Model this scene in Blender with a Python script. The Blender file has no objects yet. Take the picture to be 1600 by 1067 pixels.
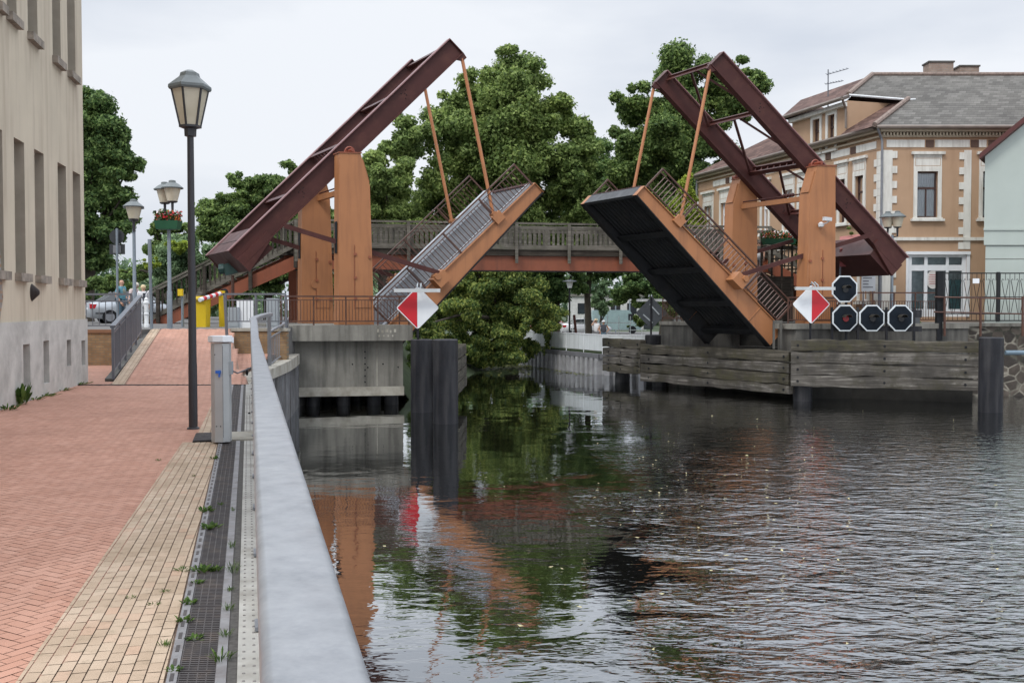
import bpy, math, random
import numpy as np
from mathutils import Vector as V, Matrix
R = math.radians
random.seed(7); rng = np.random.default_rng(7)
sc = bpy.context.scene
COL = sc.collection

# ------------------------------------------------------------------ camera
F = 1600.0; TH = math.atan(50.5/F); EYE = 1.7
cam = bpy.data.cameras.new('camera'); cam.sensor_width = 36; cam.lens = 36*F/1600.0
cam.clip_start = .05; cam.clip_end = 3000
co = bpy.data.objects.new('camera', cam); COL.objects.link(co)
co.location = (0, 0, EYE); co.rotation_euler = (R(90)-TH, 0, 0)
sc.camera = co

# ------------------------------------------------------------------ sky, sun, exposure
SUN_EL, SUN_AZ = R(52), R(215)
w = bpy.data.worlds.new('World'); sc.world = w; w.use_nodes = True
nt = w.node_tree; N = nt.nodes; L = nt.links; N.clear()
out = N.new('ShaderNodeOutputWorld'); bg = N.new('ShaderNodeBackground')
sky = N.new('ShaderNodeTexSky'); sky.sky_type = 'NISHITA'; sky.sun_disc = False
sky.sun_elevation = SUN_EL; sky.sun_rotation = SUN_AZ
sky.air_density = 1.0; sky.dust_density = 3.0
tc = N.new('ShaderNodeTexCoord')
mp = N.new('ShaderNodeMapping'); mp.inputs['Scale'].default_value = (1.6, 1.6, 5.0)
L.new(tc.outputs['Generated'], mp.inputs['Vector'])
n1 = N.new('ShaderNodeTexNoise'); n1.inputs['Scale'].default_value = 1.1; n1.inputs['Detail'].default_value = 6; n1.inputs['Roughness'].default_value = .5
L.new(mp.outputs[0], n1.inputs['Vector'])
r1 = N.new('ShaderNodeValToRGB')
r1.color_ramp.elements[0].position = .34; r1.color_ramp.elements[0].color = (5.7, 6.3, 7.4, 1)
r1.color_ramp.elements[1].position = .62; r1.color_ramp.elements[1].color = (9.2, 9.5, 10.0, 1)
L.new(n1.outputs['Fac'], r1.inputs['Fac'])
sx = N.new('ShaderNodeSeparateXYZ'); L.new(tc.outputs['Generated'], sx.inputs[0])
mr = N.new('ShaderNodeValToRGB'); e_ = mr.color_ramp.elements      # an overcast sky is far brighter overhead
e_[0].position = 0; e_[0].color = (.80, .80, .80, 1); e_[1].position = 1; e_[1].color = (2.6, 2.6, 2.55, 1)
for p_, v_ in ((.33, .83), (.55, 1.7)): q_ = e_.new(p_); q_.color = (v_, v_, v_, 1)
L.new(sx.outputs['Z'], mr.inputs['Fac'])
cl = N.new('ShaderNodeVectorMath'); cl.operation = 'SCALE'
L.new(r1.outputs['Color'], cl.inputs[0]); L.new(mr.outputs[0], cl.inputs['Scale'])
mx = N.new('ShaderNodeMix'); mx.data_type = 'RGBA'; mx.inputs['Factor'].default_value = .93
L.new(sky.outputs['Color'], mx.inputs['A']); L.new(cl.outputs[0], mx.inputs['B'])
L.new(mx.outputs['Result'], bg.inputs['Color']); bg.inputs['Strength'].default_value = .1
L.new(bg.outputs[0], out.inputs['Surface'])

sl = bpy.data.lights.new('sun', 'SUN'); sl.energy = 1.3; sl.angle = R(14); sl.color = (1, .965, .9)
so = bpy.data.objects.new('sun', sl); COL.objects.link(so)
sd = V((math.sin(SUN_AZ)*math.cos(SUN_EL), math.cos(SUN_AZ)*math.cos(SUN_EL), math.sin(SUN_EL)))
so.rotation_euler = (-sd).to_track_quat('-Z', 'Y').to_euler(); so.location = (0, 0, 60)
sc.view_settings.view_transform = 'Standard'; sc.view_settings.look = 'None'
sc.view_settings.exposure = 0.3; sc.view_settings.gamma = 1.0
sc.render.engine = 'CYCLES'
sc.cycles.max_bounces = 8; sc.cycles.diffuse_bounces = 5; sc.cycles.transmission_bounces = 6; sc.cycles.transparent_max_bounces = 6
sc.cycles.use_denoising = True

# ------------------------------------------------------------------ measuring helpers (pixel of the photo -> point in the place)
def ray(px, py):
    x = (px-800)/F; u = (533.5-py)/F; c, s = math.cos(TH), math.sin(TH)
    return V((x, c+u*s, -s+u*c))
def P(px, py, Y):
    d = ray(px, py); return V((0, 0, EYE)) + d*(Y/d.y)
def G(px, py, z=0.0):
    d = ray(px, py); return V((0, 0, EYE)) + d*((z-EYE)/d.z)
def on_plane(px, py, p0, n):
    d = ray(px, py); o = V((0, 0, EYE)); return o + d*((p0-o).dot(n)/d.dot(n))
X_, Y_, Z_ = V((1, 0, 0)), V((0, 1, 0)), V((0, 0, 1))

# ------------------------------------------------------------------ mesh helpers
ORG = {}
def tag(o, label=None, cat=None, group=None, kind=None):
    if label: o['label'] = label
    if cat: o['category'] = cat
    if group: o['group'] = group
    if kind: o['kind'] = kind
    return o
def thing(name, label, cat, loc, group=None):
    o = bpy.data.objects.new(name, None); o.empty_display_size = .2; COL.objects.link(o)
    o.location = loc; ORG[o.session_uid] = V(loc)
    return tag(o, label, cat, group)
class MB:
    def __init__(s): s.v = []; s.f = []
    def add(s, vs, fs):
        k = len(s.v); s.v += [tuple(p) for p in vs]; s.f += [tuple(i+k for i in f) for f in fs]; return s
    def hexa(s, p):           # 8 points: bottom ring 0-3, top ring 4-7
        return s.add(p, [(3, 2, 1, 0), (4, 5, 6, 7), (0, 1, 5, 4), (1, 2, 6, 5), (2, 3, 7, 6), (3, 0, 4, 7)])
    def box(s, c, size, ang=0):
        c = V(c); hx, hy, hz = [q/2 for q in size]; a = V((math.cos(ang), math.sin(ang), 0)); b = V((-a.y, a.x, 0))
        q = [(-hx, -hy), (hx, -hy), (hx, hy), (-hx, hy)]
        return s.hexa([c+a*i+b*j-Z_*hz for i, j in q]+[c+a*i+b*j+Z_*hz for i, j in q])
    def span(s, o, a, b, c):  # parallelepiped from corner o with edge vectors
        o = V(o); return s.hexa([o, o+a, o+a+b, o+b, o+c, o+a+c, o+a+b+c, o+b+c])
    def bar(s, p, q, wd, ht, up=None):
        p, q = V(p), V(q); d = (q-p).normalized(); up = V(up) if up else (Z_ if abs(d.z) < .95 else Y_)
        a = d.cross(up).normalized(); b = a.cross(d).normalized()
        c = [(-wd/2, -ht/2), (wd/2, -ht/2), (wd/2, ht/2), (-wd/2, ht/2)]
        return s.hexa([p+a*i+b*j for i, j in c]+[q+a*i+b*j for i, j in c])
    def prism(s, poly, ext):
        n = len(poly); poly = [V(p) for p in poly]; ext = V(ext)
        return s.add(poly+[p+ext for p in poly], [tuple(range(n-1, -1, -1)), tuple(range(n, 2*n))]+[(i, (i+1) % n, (i+1) % n+n, i+n) for i in range(n)])
    def tube(s, pts, r, n=10, cap=True):
        pts = [V(p) for p in pts]; m = len(pts); rs = r if isinstance(r, (list, tuple)) else [r]*m
        k0 = []; vs = []
        prev = None
        for i, p in enumerate(pts):
            d = (pts[min(i+1, m-1)]-pts[max(i-1, 0)]).normalized()
            if prev is None: a = d.cross(Z_ if abs(d.z) < .9 else X_).normalized()
            else: a = (prev-d*prev.dot(d)).normalized()
            prev = a; b = d.cross(a)
            vs += [p+(a*math.cos(2*math.pi*j/n)+b*math.sin(2*math.pi*j/n))*rs[i] for j in range(n)]
        fs = [(i*n+j, i*n+(j+1) % n, (i+1)*n+(j+1) % n, (i+1)*n+j) for i in range(m-1) for j in range(n)]
        if cap: fs += [tuple(range(n-1, -1, -1)), tuple(range((m-1)*n, m*n))]
        return s.add(vs, fs)
    def lathe(s, c, prof, n=16, ph=0.0, sx=1, sy=1, cap=True):
        c = V(c); m = len(prof)
        vs = [c+V((r*sx*math.cos(ph+2*math.pi*j/n), r*sy*math.sin(ph+2*math.pi*j/n), z)) for r, z in prof for j in range(n)]
        fs = [(i*n+j, i*n+(j+1) % n, (i+1)*n+(j+1) % n, (i+1)*n+j) for i in range(m-1) for j in range(n)]
        if cap: fs += [tuple(range(n-1, -1, -1)), tuple(range((m-1)*n, m*n))]
        return s.add(vs, fs)
    def ball(s, c, r, n=10, m=7, sc3=(1, 1, 1)):
        c = V(c); prof = [(math.sin(math.pi*(i+.02)/(m-1+.04))*r, -math.cos(math.pi*(i+.02)/(m-1+.04))*r) for i in range(m)]
        k = len(s.v); s.lathe((0, 0, 0), prof, n)
        for i in range(k, len(s.v)):
            x, y, z = s.v[i]; s.v[i] = (c.x+x*sc3[0], c.y+y*sc3[1], c.z+z*sc3[2])
        return s
    def quad(s, a, b, c, d): return s.add([a, b, c, d], [(0, 1, 2, 3)])
    def poly(s, pts): return s.add(pts, [tuple(range(len(pts)))])
    def slab(s, pts, z0, z1):   # horizontal polygon extruded
        return s.prism([V((p[0], p[1], z0)) for p in pts], Z_*(z1-z0))
    def build(s, name, mat, parent=None, org=None, ang=35):
        top = parent
        while top is not None and top.session_uid not in ORG: top = top.parent
        o0 = ORG[top.session_uid] if top is not None else V(org if org is not None else (0, 0, 0))
        me = bpy.data.meshes.new(name)
        me.from_pydata([(x-o0.x, y-o0.y, z-o0.z) for x, y, z in s.v], [], s.f)
        me.polygons.foreach_set('use_smooth', [True]*len(me.polygons)); me.update()
        me.set_sharp_from_angle(angle=R(ang))
        me.materials.append(mat)
        o = bpy.data.objects.new(name, me); COL.objects.link(o)
        if parent is None: o.location = o0; ORG[o.session_uid] = o0
        else: o.parent = parent
        return o
def fast_mesh(name, verts, quads_n, mat, parent=None, org=(0, 0, 0), tri=False):
    """verts: (n*k,3) array, consecutive runs of k=4 (or quads_n) form faces"""
    k = quads_n; nf = len(verts)//k
    top = parent
    while top is not None and top.session_uid not in ORG: top = top.parent
    o0 = np.array(ORG[top.session_uid] if top is not None else org)
    me = bpy.data.meshes.new(name)
    me.vertices.add(len(verts)); me.vertices.foreach_set('co', (verts-o0).astype(np.float32).ravel())
    me.loops.add(len(verts)); me.loops.foreach_set('vertex_index', np.arange(len(verts), dtype=np.int32))
    me.polygons.add(nf); me.polygons.foreach_set('loop_start', np.arange(0, nf*k, k, dtype=np.int32))
    me.update(calc_edges=True); me.validate()
    me.materials.append(mat)
    o = bpy.data.objects.new(name, me); COL.objects.link(o)
    if parent is None: o.location = tuple(o0); ORG[o.session_uid] = V(o0)
    else: o.parent = parent
    return o
def copy_tree(o, parent=None):
    c = o.copy(); COL.objects.link(c); c.parent = parent
    for ch in list(o.children): copy_tree(ch, c)
    return c

# ------------------------------------------------------------------ materials
def srgb(r, g, b):
    f = lambda c: (c/255/12.92) if c/255 <= .04045 else ((c/255+.055)/1.055)**2.4
    return (f(r), f(g), f(b))
class NM:
    def __init__(s, name):
        s.m = bpy.data.materials.new(name); s.m.use_nodes = True; s.t = s.m.node_tree; s.n = s.t.nodes; s.l = s.t.links
        s.b = s.n['Principled BSDF']; s.o = s.n['Material Output']
        s.tc = s.n.new('ShaderNodeTexCoord')
    def link(s, a, b): s.l.new(a, b)
    def mapping(s, scale=(1, 1, 1), rot=(0, 0, 0), src=None):
        m = s.n.new('ShaderNodeMapping'); m.inputs['Scale'].default_value = scale; m.inputs['Rotation'].default_value = rot
        s.link(src or s.tc.outputs['Object'], m.inputs['Vector']); return m.outputs[0]
    def noise(s, scale=5, detail=4, rough=.55, vec=None, dist=0):
        n = s.n.new('ShaderNodeTexNoise'); n.inputs['Scale'].default_value = scale; n.inputs['Detail'].default_value = detail
        n.inputs['Roughness'].default_value = rough; n.inputs['Distortion'].default_value = dist
        s.link(vec or s.tc.outputs['Object'], n.inputs['Vector']); return n.outputs['Fac']
    def ramp(s, fac, stops):
        r = s.n.new('ShaderNodeValToRGB'); e = r.color_ramp.elements
        while len(e) < len(stops): e.new(.5)
        for i, (p, c) in enumerate(stops):
            e[i].position = p; e[i].color = (c[0], c[1], c[2], 1) if hasattr(c, '__len__') else (c, c, c, 1)
        s.link(fac, r.inputs['Fac']); return r.outputs['Color']
    def mix(s, fac, a, b, mode='MIX'):
        m = s.n.new('ShaderNodeMix'); m.data_type = 'RGBA'; m.blend_type = mode
        for v, k in ((fac, 'Factor'), (a, 'A'), (b, 'B')):
            if hasattr(v, 'is_linked'): s.link(v, m.inputs[k])
            else: m.inputs[k].default_value = v if k == 'Factor' else (*v[:3], 1)
        return m.outputs['Result']
    def math(s, op, a, b=0.0):
        m = s.n.new('ShaderNodeMath'); m.operation = op
        for i, v in enumerate((a, b)):
            if hasattr(v, 'is_linked'): s.link(v, m.inputs[i])
            else: m.inputs[i].default_value = v
        return m.outputs[0]
    def sep(s, v):
        m = s.n.new('ShaderNodeSeparateXYZ'); s.link(v, m.inputs[0]); return m.outputs
    def bump(s, h, strength=.3, dist=.02, normal=None):
        m = s.n.new('ShaderNodeBump'); m.inputs['Strength'].default_value = strength; m.inputs['Distance'].default_value = dist
        s.link(h, m.inputs['Height'])
        if normal: s.link(normal, m.inputs['Normal'])
        s.link(m.outputs[0], s.b.inputs['Normal']); return m.outputs[0]
    def fin(s, col, rough=.6, metal=0.0, spec=.5):
        if hasattr(col, 'is_linked'): s.link(col, s.b.inputs['Base Color'])
        else: s.b.inputs['Base Color'].default_value = (*col[:3], 1)
        if hasattr(rough, 'is_linked'): s.link(rough, s.b.inputs['Roughness'])
        else: s.b.inputs['Roughness'].default_value = rough
        s.b.inputs['Metallic'].default_value = metal
        s.b.inputs['Specular IOR Level'].default_value = spec
        return s.m
MATS = {}
def sh(c, k): return tuple(min(1, max(0, x*k)) for x in c)
def mat(name, col, rough=.6, metal=0.0, var=.18, scale=2.5, dirt=None, damt=.4, dscale=1.2, streak=False, bump=.0, bscale=60, spec=.5, per=0.0):
    if name in MATS: return MATS[name]
    m = NM(name)
    c = m.ramp(m.noise(scale, 5, .6), [(.25, sh(col, 1-var)), (.75, sh(col, 1+var))])
    if dirt is not None:
        vec = m.mapping((dscale*3.2, dscale*3.2, dscale*.28)) if streak else m.mapping((dscale,)*3)
        d = m.ramp(m.noise(1.0, 6, .62, vec), [(.62-damt*.35, 0.0), (.82-damt*.2, 1.0)])
        c = m.mix(m.math('MULTIPLY', d, min(1, damt*1.6)), c, dirt)
    if per:
        gi = m.n.new('ShaderNodeNewGeometry')
        c = m.mix(1.0, c, m.ramp(gi.outputs['Random Per Island'], [(0, 1-per), (1, 1+per*.0)]), 'MULTIPLY')
    if bump: m.bump(m.noise(bscale, 4, .6), bump, .01)
    rr = m.ramp(m.noise(scale*1.7, 3), [(.3, max(.02, rough-.08)), (.7, min(1, rough+.08))])
    MATS[name] = m.fin(c, rr, metal, spec); return MATS[name]

def brick_mat(name, c1, c2, mortar, bw=.25, bh=.075, ms=.012):
    m = NM(name); x = m.sep(m.tc.outputs['Object'])
    cb = m.n.new('ShaderNodeCombineXYZ'); m.link(x['X'], cb.inputs[0]); m.link(x['Z'], cb.inputs[1])
    b = m.n.new('ShaderNodeTexBrick'); m.link(cb.outputs[0], b.inputs['Vector']); b.inputs['Scale'].default_value = 1
    b.inputs['Brick Width'].default_value = bw; b.inputs['Row Height'].default_value = bh; b.inputs['Mortar Size'].default_value = ms
    b.inputs['Color1'].default_value = (*c1, 1); b.inputs['Color2'].default_value = (*c2, 1); b.inputs['Mortar'].default_value = (*mortar, 1)
    c = m.mix(.55, b.outputs['Color'], m.ramp(m.noise(3, 5), [(.3, .35), (.7, 1.0)]), 'MULTIPLY')
    m.bump(b.outputs['Fac'], -.4, .01)
    return m.fin(c, .8)
def wood_mat(name, c1, c2, moss=None):
    m = NM(name)
    g = m.noise(1, 6, .65, m.mapping((.7, .7, 16)), .6)
    c = m.ramp(g, [(.3, sh(c1, .7)), (.5, c1), (.72, c2)])
    c = m.mix(m.ramp(m.noise(.9, 5, .6), [(.46, 0.0), (.64, .75)]), c, sh(c1, .4))
    if moss: c = m.mix(m.ramp(m.noise(1.3, 6, .7), [(.5, 0.0), (.64, .8)]), c, moss)
    gi = m.n.new('ShaderNodeNewGeometry')
    c = m.mix(1.0, c, m.ramp(gi.outputs['Random Per Island'], [(0, .7), (1, 1.0)]), 'MULTIPLY')
    m.bump(g, .6, .02)
    return m.fin(c, .85, 0, .3)
def leaf_mat(name, dark, mid, light, trans=.3):
    m = NM(name); gi = m.n.new('ShaderNodeNewGeometry')
    c = m.ramp(gi.outputs['Random Per Island'], [(0.0, dark), (.45, mid), (.8, light), (1.0, sh(light, 1.25))])
    c = m.mix(.75, c, m.ramp(m.noise(.35, 3), [(.3, (.5, .56, .5)), (.7, (1.25, 1.15, .9))]), 'MULTIPLY')
    m.fin(c, .62, 0, .25)
    tr = m.n.new('ShaderNodeBsdfTranslucent'); m.link(c, tr.inputs['Color'])
    ms = m.n.new('ShaderNodeMixShader'); ms.inputs[0].default_value = trans
    m.link(m.b.outputs[0], ms.inputs[1]); m.link(tr.outputs[0], ms.inputs[2]); m.link(ms.outputs[0], m.o.inputs['Surface'])
    return m.m
def glass_mat(name, col, rough=.06):
    m = NM(name); return m.fin(m.ramp(m.noise(.8, 3), [(.3, sh(col, .7)), (.7, sh(col, 1.3))]), rough, 0, .9)

M_orange = mat('orange_paint', (.34, .142, .056), .5, var=.08, scale=.8, dirt=(.15, .06, .028), damt=.34, dscale=1.2, streak=True, bump=.04, bscale=25)
M_rust = mat('girder_red', (.24, .07, .032), .55, var=.14, dirt=(.1, .035, .02), damt=.4, streak=True)
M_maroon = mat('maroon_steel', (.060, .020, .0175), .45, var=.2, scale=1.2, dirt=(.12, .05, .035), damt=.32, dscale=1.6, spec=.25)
M_maroon_top = mat('maroon_flange_pale', (.2, .1, .1), .5, var=.15)  # top flange paler than the web
M_rod = mat('rod_orange', (.4, .16, .065), .5, var=.15)
M_brownrail = mat('brown_railing_paint', (.07, .03, .02), .5, var=.2, dirt=(.17, .07, .03), damt=.35, dscale=4)
M_darksteel = mat('black_steel', (.011, .0115, .013), .6, var=.3, dirt=(.026, .022, .018), damt=.4, spec=.25)
M_deck = mat('deck_asphalt', (.085, .088, .095), .85, var=.2, bump=.3, bscale=80)
M_kerb = mat('pale_kerb_paint', (.42, .46, .5), .6, var=.12, dirt=(.2, .2, .2), damt=.3)
M_galv = mat('galvanised_steel', (.23, .24, .26), .42, .35, var=.14, scale=6)
M_conc = mat('weathered_concrete', (.2, .19, .165), .88, var=.28, scale=1.1, dirt=(.05, .047, .04), damt=.5, dscale=1.0, streak=True, bump=.35, bscale=18)
M_conc_lt = mat('pale_concrete', (.36, .34, .29), .88, var=.25, scale=1.5, dirt=(.12, .1, .07), damt=.5, dscale=1.3, bump=.3, bscale=20)
M_conc_dk = mat('dark_concrete', (.1, .095, .085), .9, var=.3, scale=1.4, dirt=(.03, .03, .027), damt=.5, streak=True, bump=.3, bscale=18)
M_pit = mat('pit_shade_concrete', (.022, .021, .019), .85, var=.4, scale=1.5, bump=.3, bscale=12, spec=.2)  # shade of the pit and the void put into a near black colour
M_pile = mat('black_pile_coating', (.014, .0145, .018), .5, var=.4, scale=2, dirt=(.05, .048, .05), damt=.5, dscale=1.5, streak=True, bump=.2, bscale=14, spec=.25)
M_white = mat('white_paint', (.72, .74, .76), .5, var=.06)
M_red = mat('signal_red', (.52, .012, .022), .4, var=.06)
M_black = mat('matt_black', (.010, .011, .013), .6, var=.2, spec=.25)
M_lamppole = mat('charcoal_pole', (.028, .027, .031), .42, var=.2)
M_lamproof = mat('lamp_roof_grey', (.115, .13, .13), .5, var=.15, scale=8)
M_polegrey = mat('grey_pole', (.2, .235, .27), .5, .2, var=.12)
M_yellow = mat('yellow_plastic', (.66, .46, .012), .5, var=.08)
M_greybox = mat('grey_cabinet', (.3, .33, .35), .5, var=.08)
M_green = mat('planter_green', (.008, .07, .03), .5)
M_glass = glass_mat('window_glass', (.025, .03, .035))
M_curtain = mat('net_curtain', (.75, .77, .8), .85, var=.1)

# ================================================================== SETTING: water, banks, pavement
ZW = -1.83
def water_mat():
    m = NM('canal_water')
    ob = m.tc.outputs['Object']; x = m.sep(ob)
    wob = m.mapping((.9, 1.5, 1), (0, 0, .35))
    a = m.noise(1.9, 2, .5, wob, .6); b = m.noise(5.2, 2, .55, m.mapping((.8, 1.7, 1), (0, 0, -.2)), .4); c = m.noise(.35, 2, .5)
    # wind ruffles the open water on the right, the left lies sheltered
    msk = m.n.new('ShaderNodeMapRange'); m.link(m.math('ADD', m.math('ADD', x['X'], m.math('MULTIPLY', x['Y'], -.12)), m.math('MULTIPLY', m.math('SUBTRACT', c, .5), 9.0)), msk.inputs['Value'])
    msk.inputs['From Min'].default_value = -.8; msk.inputs['From Max'].default_value = 5.0; msk.inputs['To Min'].default_value = .04; msk.inputs['To Max'].default_value = 1.0
    h = m.math('ADD', m.math('MULTIPLY', a, .75), m.math('MULTIPLY', b, .3))
    far = m.n.new('ShaderNodeMapRange'); m.link(x['Y'], far.inputs['Value']); far.inputs['From Min'].default_value = 13; far.inputs['From Max'].default_value = 32; far.inputs['To Min'].default_value = 1.0; far.inputs['To Max'].default_value = .16
    h = m.math('MULTIPLY', h, m.math('MULTIPLY', msk.outputs[0], far.outputs[0]))
    h = m.math('ADD', h, m.math('MULTIPLY', m.noise(.8, 1, .4, wob), .05))
    bn = m.n.new('ShaderNodeBump'); bn.inputs['Strength'].default_value = 1.0; bn.inputs['Distance'].default_value = .16
    m.link(h, bn.inputs['Height'])
    dif = m.n.new('ShaderNodeBsdfDiffuse'); dif.inputs['Color'].default_value = (.008, .0075, .005, 1)
    gl = m.n.new('ShaderNodeBsdfGlossy'); gl.inputs['Roughness'].default_value = .015; gl.inputs['Color'].default_value = (.86, .88, .9, 1)
    fr = m.n.new('ShaderNodeFresnel'); fr.inputs['IOR'].default_value = 1.38
    for n_ in (gl, fr): m.link(bn.outputs[0], n_.inputs['Normal'])
    ms = m.n.new('ShaderNodeMixShader'); m.link(m.math('MINIMUM', m.math('ADD', m.math('MULTIPLY', fr.outputs[0], 3.2), .04), .84), ms.inputs[0]); m.link(dif.outputs[0], ms.inputs[1]); m.link(gl.outputs[0], ms.inputs[2])
    m.link(ms.outputs[0], m.o.inputs['Surface']); m.n.remove(m.b)
    return m.m
o = MB().quad((-40, -30, ZW), (160, -30, ZW), (160, 75, ZW), (-40, 75, ZW)).build('water', water_mat()); tag(o, kind='structure')

def edge_x(Y):           # outer edge of the left quay
    pts = [(-6, 1.80), (26, -6.39), (28, -6.68), (30, -6.82), (32, -7.0), (34, -7.25), (36.5, -7.62)]
    for (a, xa), (b, xb) in zip(pts, pts[1:]):
        if Y <= b: return xa+(xb-xa)*(Y-a)/(b-a)
    return pts[-1][1]
def rail_x(Y): return -.315-.256*(Y-1.64)
RD = V((-.256, 1, 0)).normalized(); RN = V((RD.y, -RD.x, 0))      # along the promenade, and towards the water

M_joint = mat('joint_grit', (.22, .15, .11), .95, var=.35, scale=9)
M_earth = mat('bank_earth', (.05, .045, .025), .95, var=.4, scale=2)
M_asphalt = mat('street_asphalt', (.12, .115, .11), .9, var=.2, scale=2)
ys = [-6, 0, 6, 12, 18, 23.0, 26, 28, 30, 32, 34, 36.4]
o = MB().slab([(edge_x(y)-.30, y) for y in ys]+[(-13.4, 36.4), (-13.4, 22), (-30, 22), (-30, -6)], -2.6, -.012).build('promenade_base', M_joint); tag(o, kind='structure')

# herringbone clinker in the red field, one brick one island
def red_brick_mat():
    m = NM('red_clinker'); gi = m.n.new('ShaderNodeNewGeometry')
    c = m.ramp(gi.outputs['Random Per Island'], [(0, (.42, .218, .155)), (.5, (.455, .245, .178)), (1, (.485, .27, .20))])
    c = m.mix(.8, c, m.ramp(m.noise(.55, 5, .6), [(.3, (.80, .77, .74)), (.72, (1.1, 1.1, 1.08))]), 'MULTIPLY')
    c = m.mix(m.ramp(m.noise(14, 4, .7), [(.55, 0), (.75, .35)]), c, (.16, .075, .06))
    m.bump(m.noise(90, 3), .25, .004)
    return m.fin(c, .8, 0, .35)
def yellow_brick_mat():
    m = NM('yellow_clinker'); gi = m.n.new('ShaderNodeNewGeometry')
    c = m.ramp(gi.outputs['Random Per Island'], [(0, (.41, .31, .225)), (.4, (.45, .345, .255)), (.8, (.49, .385, .29)), (1, (.47, .325, .235))])
    c = m.mix(.8, c, m.ramp(m.noise(1.3, 5, .6), [(.3, (.7, .68, .62)), (.7, (1.1, 1.1, 1.1))]), 'MULTIPLY')
    c = m.mix(m.ramp(m.noise(11, 5, .7), [(.55, 0), (.75, .5)]), c, (.17, .14, .09))
    m.bump(m.noise(80, 3), .3, .004)
    return m.fin(c, .85, 0, .3)
M_redb, M_yelb = red_brick_mat(), yellow_brick_mat()
def inside(p, poly):
    r = False; n = len(poly)
    for i in range(n):
        (x1, y1), (x2, y2) = poly[i], poly[(i+1) % n]
        if (y1 > p[1]) != (y2 > p[1]) and p[0] < (x2-x1)*(p[1]-y1)/(y2-y1)+x1: r = not r
    return r
def clip(sub, poly):
    ar = sum(poly[i-1][0]*poly[i][1]-poly[i][0]*poly[i-1][1] for i in range(len(poly))); cl_ = poly if ar > 0 else poly[::-1]; out_ = sub
    for i in range(len(cl_)):
        (ax, ay), (bx, by) = cl_[i-1], cl_[i]; inp, out_ = out_, []
        f = lambda p: (bx-ax)*(p[1]-ay)-(by-ay)*(p[0]-ax)
        for j in range(len(inp)):
            p, q = inp[j-1], inp[j]; fp, fq0 = f(p), f(q)
            if (fp >= 0) != (fq0 >= 0): t = fp/(fp-fq0); out_.append((p[0]+(q[0]-p[0])*t, p[1]+(q[1]-p[1])*t))
            if fq0 >= 0: out_.append(q)
        if not out_: return []
    return out_
def bricks(name, poly, ang, mat_, zf, pattern='herring', L_=.2, W_=.1, g=.0045, jit=.0012, par=None):
    """lay bricks in a polygon; zf(x,y) gives the height"""
    ca, sa = math.cos(ang), math.sin(ang); ctr = np.mean(np.array(poly), axis=0)
    ext = max(np.hypot(*(np.array(p)-ctr)) for p in poly); n = int(ext/W_)+2; V4 = []; cmb = MB()
    items = []
    if pattern == 'herring':
        for i in range(-n, n):
            for j in range(-n, n):
                k = (i-j) % 4
                if k == 0: items.append((i*W_, j*W_, (i+2)*W_, (j+1)*W_))
                elif k == 2: items.append((i*W_, (j-1)*W_, (i+1)*W_, (j+1)*W_))
    else:
        for i in range(-n, n):
            off = (i % 2)*L_*.5 + (i*37 % 5)*.012
            for j in range(-n//2-1, n//2+1): items.append((i*W_, j*L_+off, (i+1)*W_, (j+1)*L_+off))
    for x0, y0, x1, y1 in items:
        cx, cy = (x0+x1)/2, (y0+y1)/2; wx, wy = ctr[0]+cx*ca-cy*sa, ctr[1]+cx*sa+cy*ca
        if pattern != 'herring':
            sub = clip([(ctr[0]+a*ca-b*sa, ctr[1]+a*sa+b*ca) for a, b in ((x0+g, y0+g), (x1-g, y0+g), (x1-g, y1-g), (x0+g, y1-g))], poly)
            if len(sub) >= 3: cmb.add([(p[0], p[1], zf(*p)+random.uniform(-jit, jit)) for p in sub], [tuple(range(len(sub)))])
            continue
        if not inside((wx, wy), poly): continue
        for a, b in ((x0+g, y0+g), (x1-g, y0+g), (x1-g, y1-g), (x0+g, y1-g)):
            X, Y = ctr[0]+a*ca-b*sa, ctr[1]+a*sa+b*ca
            V4.append((X, Y, zf(X, Y)+random.uniform(-jit, jit)))
    return fast_mesh(name, np.array(V4), 4, mat_) if V4 else cmb.build(name, mat_)
def drain_l(Y): return -1.60-.2576*(Y-4.66)         # left edge of the channel drain
yl0, yl1 = V((-2.27, 4.66)), V((-4.22, 13.1))
def yel_l(Y): return yl0.x+(yl1.x-yl0.x)*(Y-yl0.y)/(yl1.y-yl0.y)
ANG = math.atan2(RD.y, RD.x)-math.pi/2
flat = lambda x, y: 0.0
WALL0, WALL1 = G(0, 640), G(135, 597)               # foot of the building wall, near and corner
WD = (WALL1-WALL0).normalized()
wn = WALL0-WD*16
red_poly = [(yel_l(1.5)+.14, 1.5), (yel_l(13.05)+.14, 13.05), (drain_l(13.2)-.28, 13.2), (drain_l(22.8)-.2, 22.8), (-12.9, 22.8), (WALL1.x-.25, 22.8), (wn.x-.2, max(1.5, wn.y)), (wn.x, 1.5)]
M_redj = mat('red_sand_joint', (.27, .14, .105), .95, var=.3, scale=5)
o = MB().poly([V((a_, b_, -.007)) for a_, b_ in red_poly]).build('pavement_joints', M_redj); tag(o, kind='structure')
o = bricks('pavement', red_poly, ANG+R(45), M_redb, flat, L_=.15, W_=.075, g=.0026, jit=.0008); tag(o, kind='structure')
yel_poly = [(yel_l(1.5), 1.5), (yel_l(13.02), 13.02), (drain_l(13.02), 13.02), (drain_l(1.5), 1.5)]
YANG = math.atan2(yl1.y-yl0.y, yl1.x-yl0.x)-math.pi/2
o = bricks('pavement_border', yel_poly, YANG, M_yelb, lambda x, y: .006, 'rows', .135, .068, .003); tag(o, kind='structure')
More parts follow.
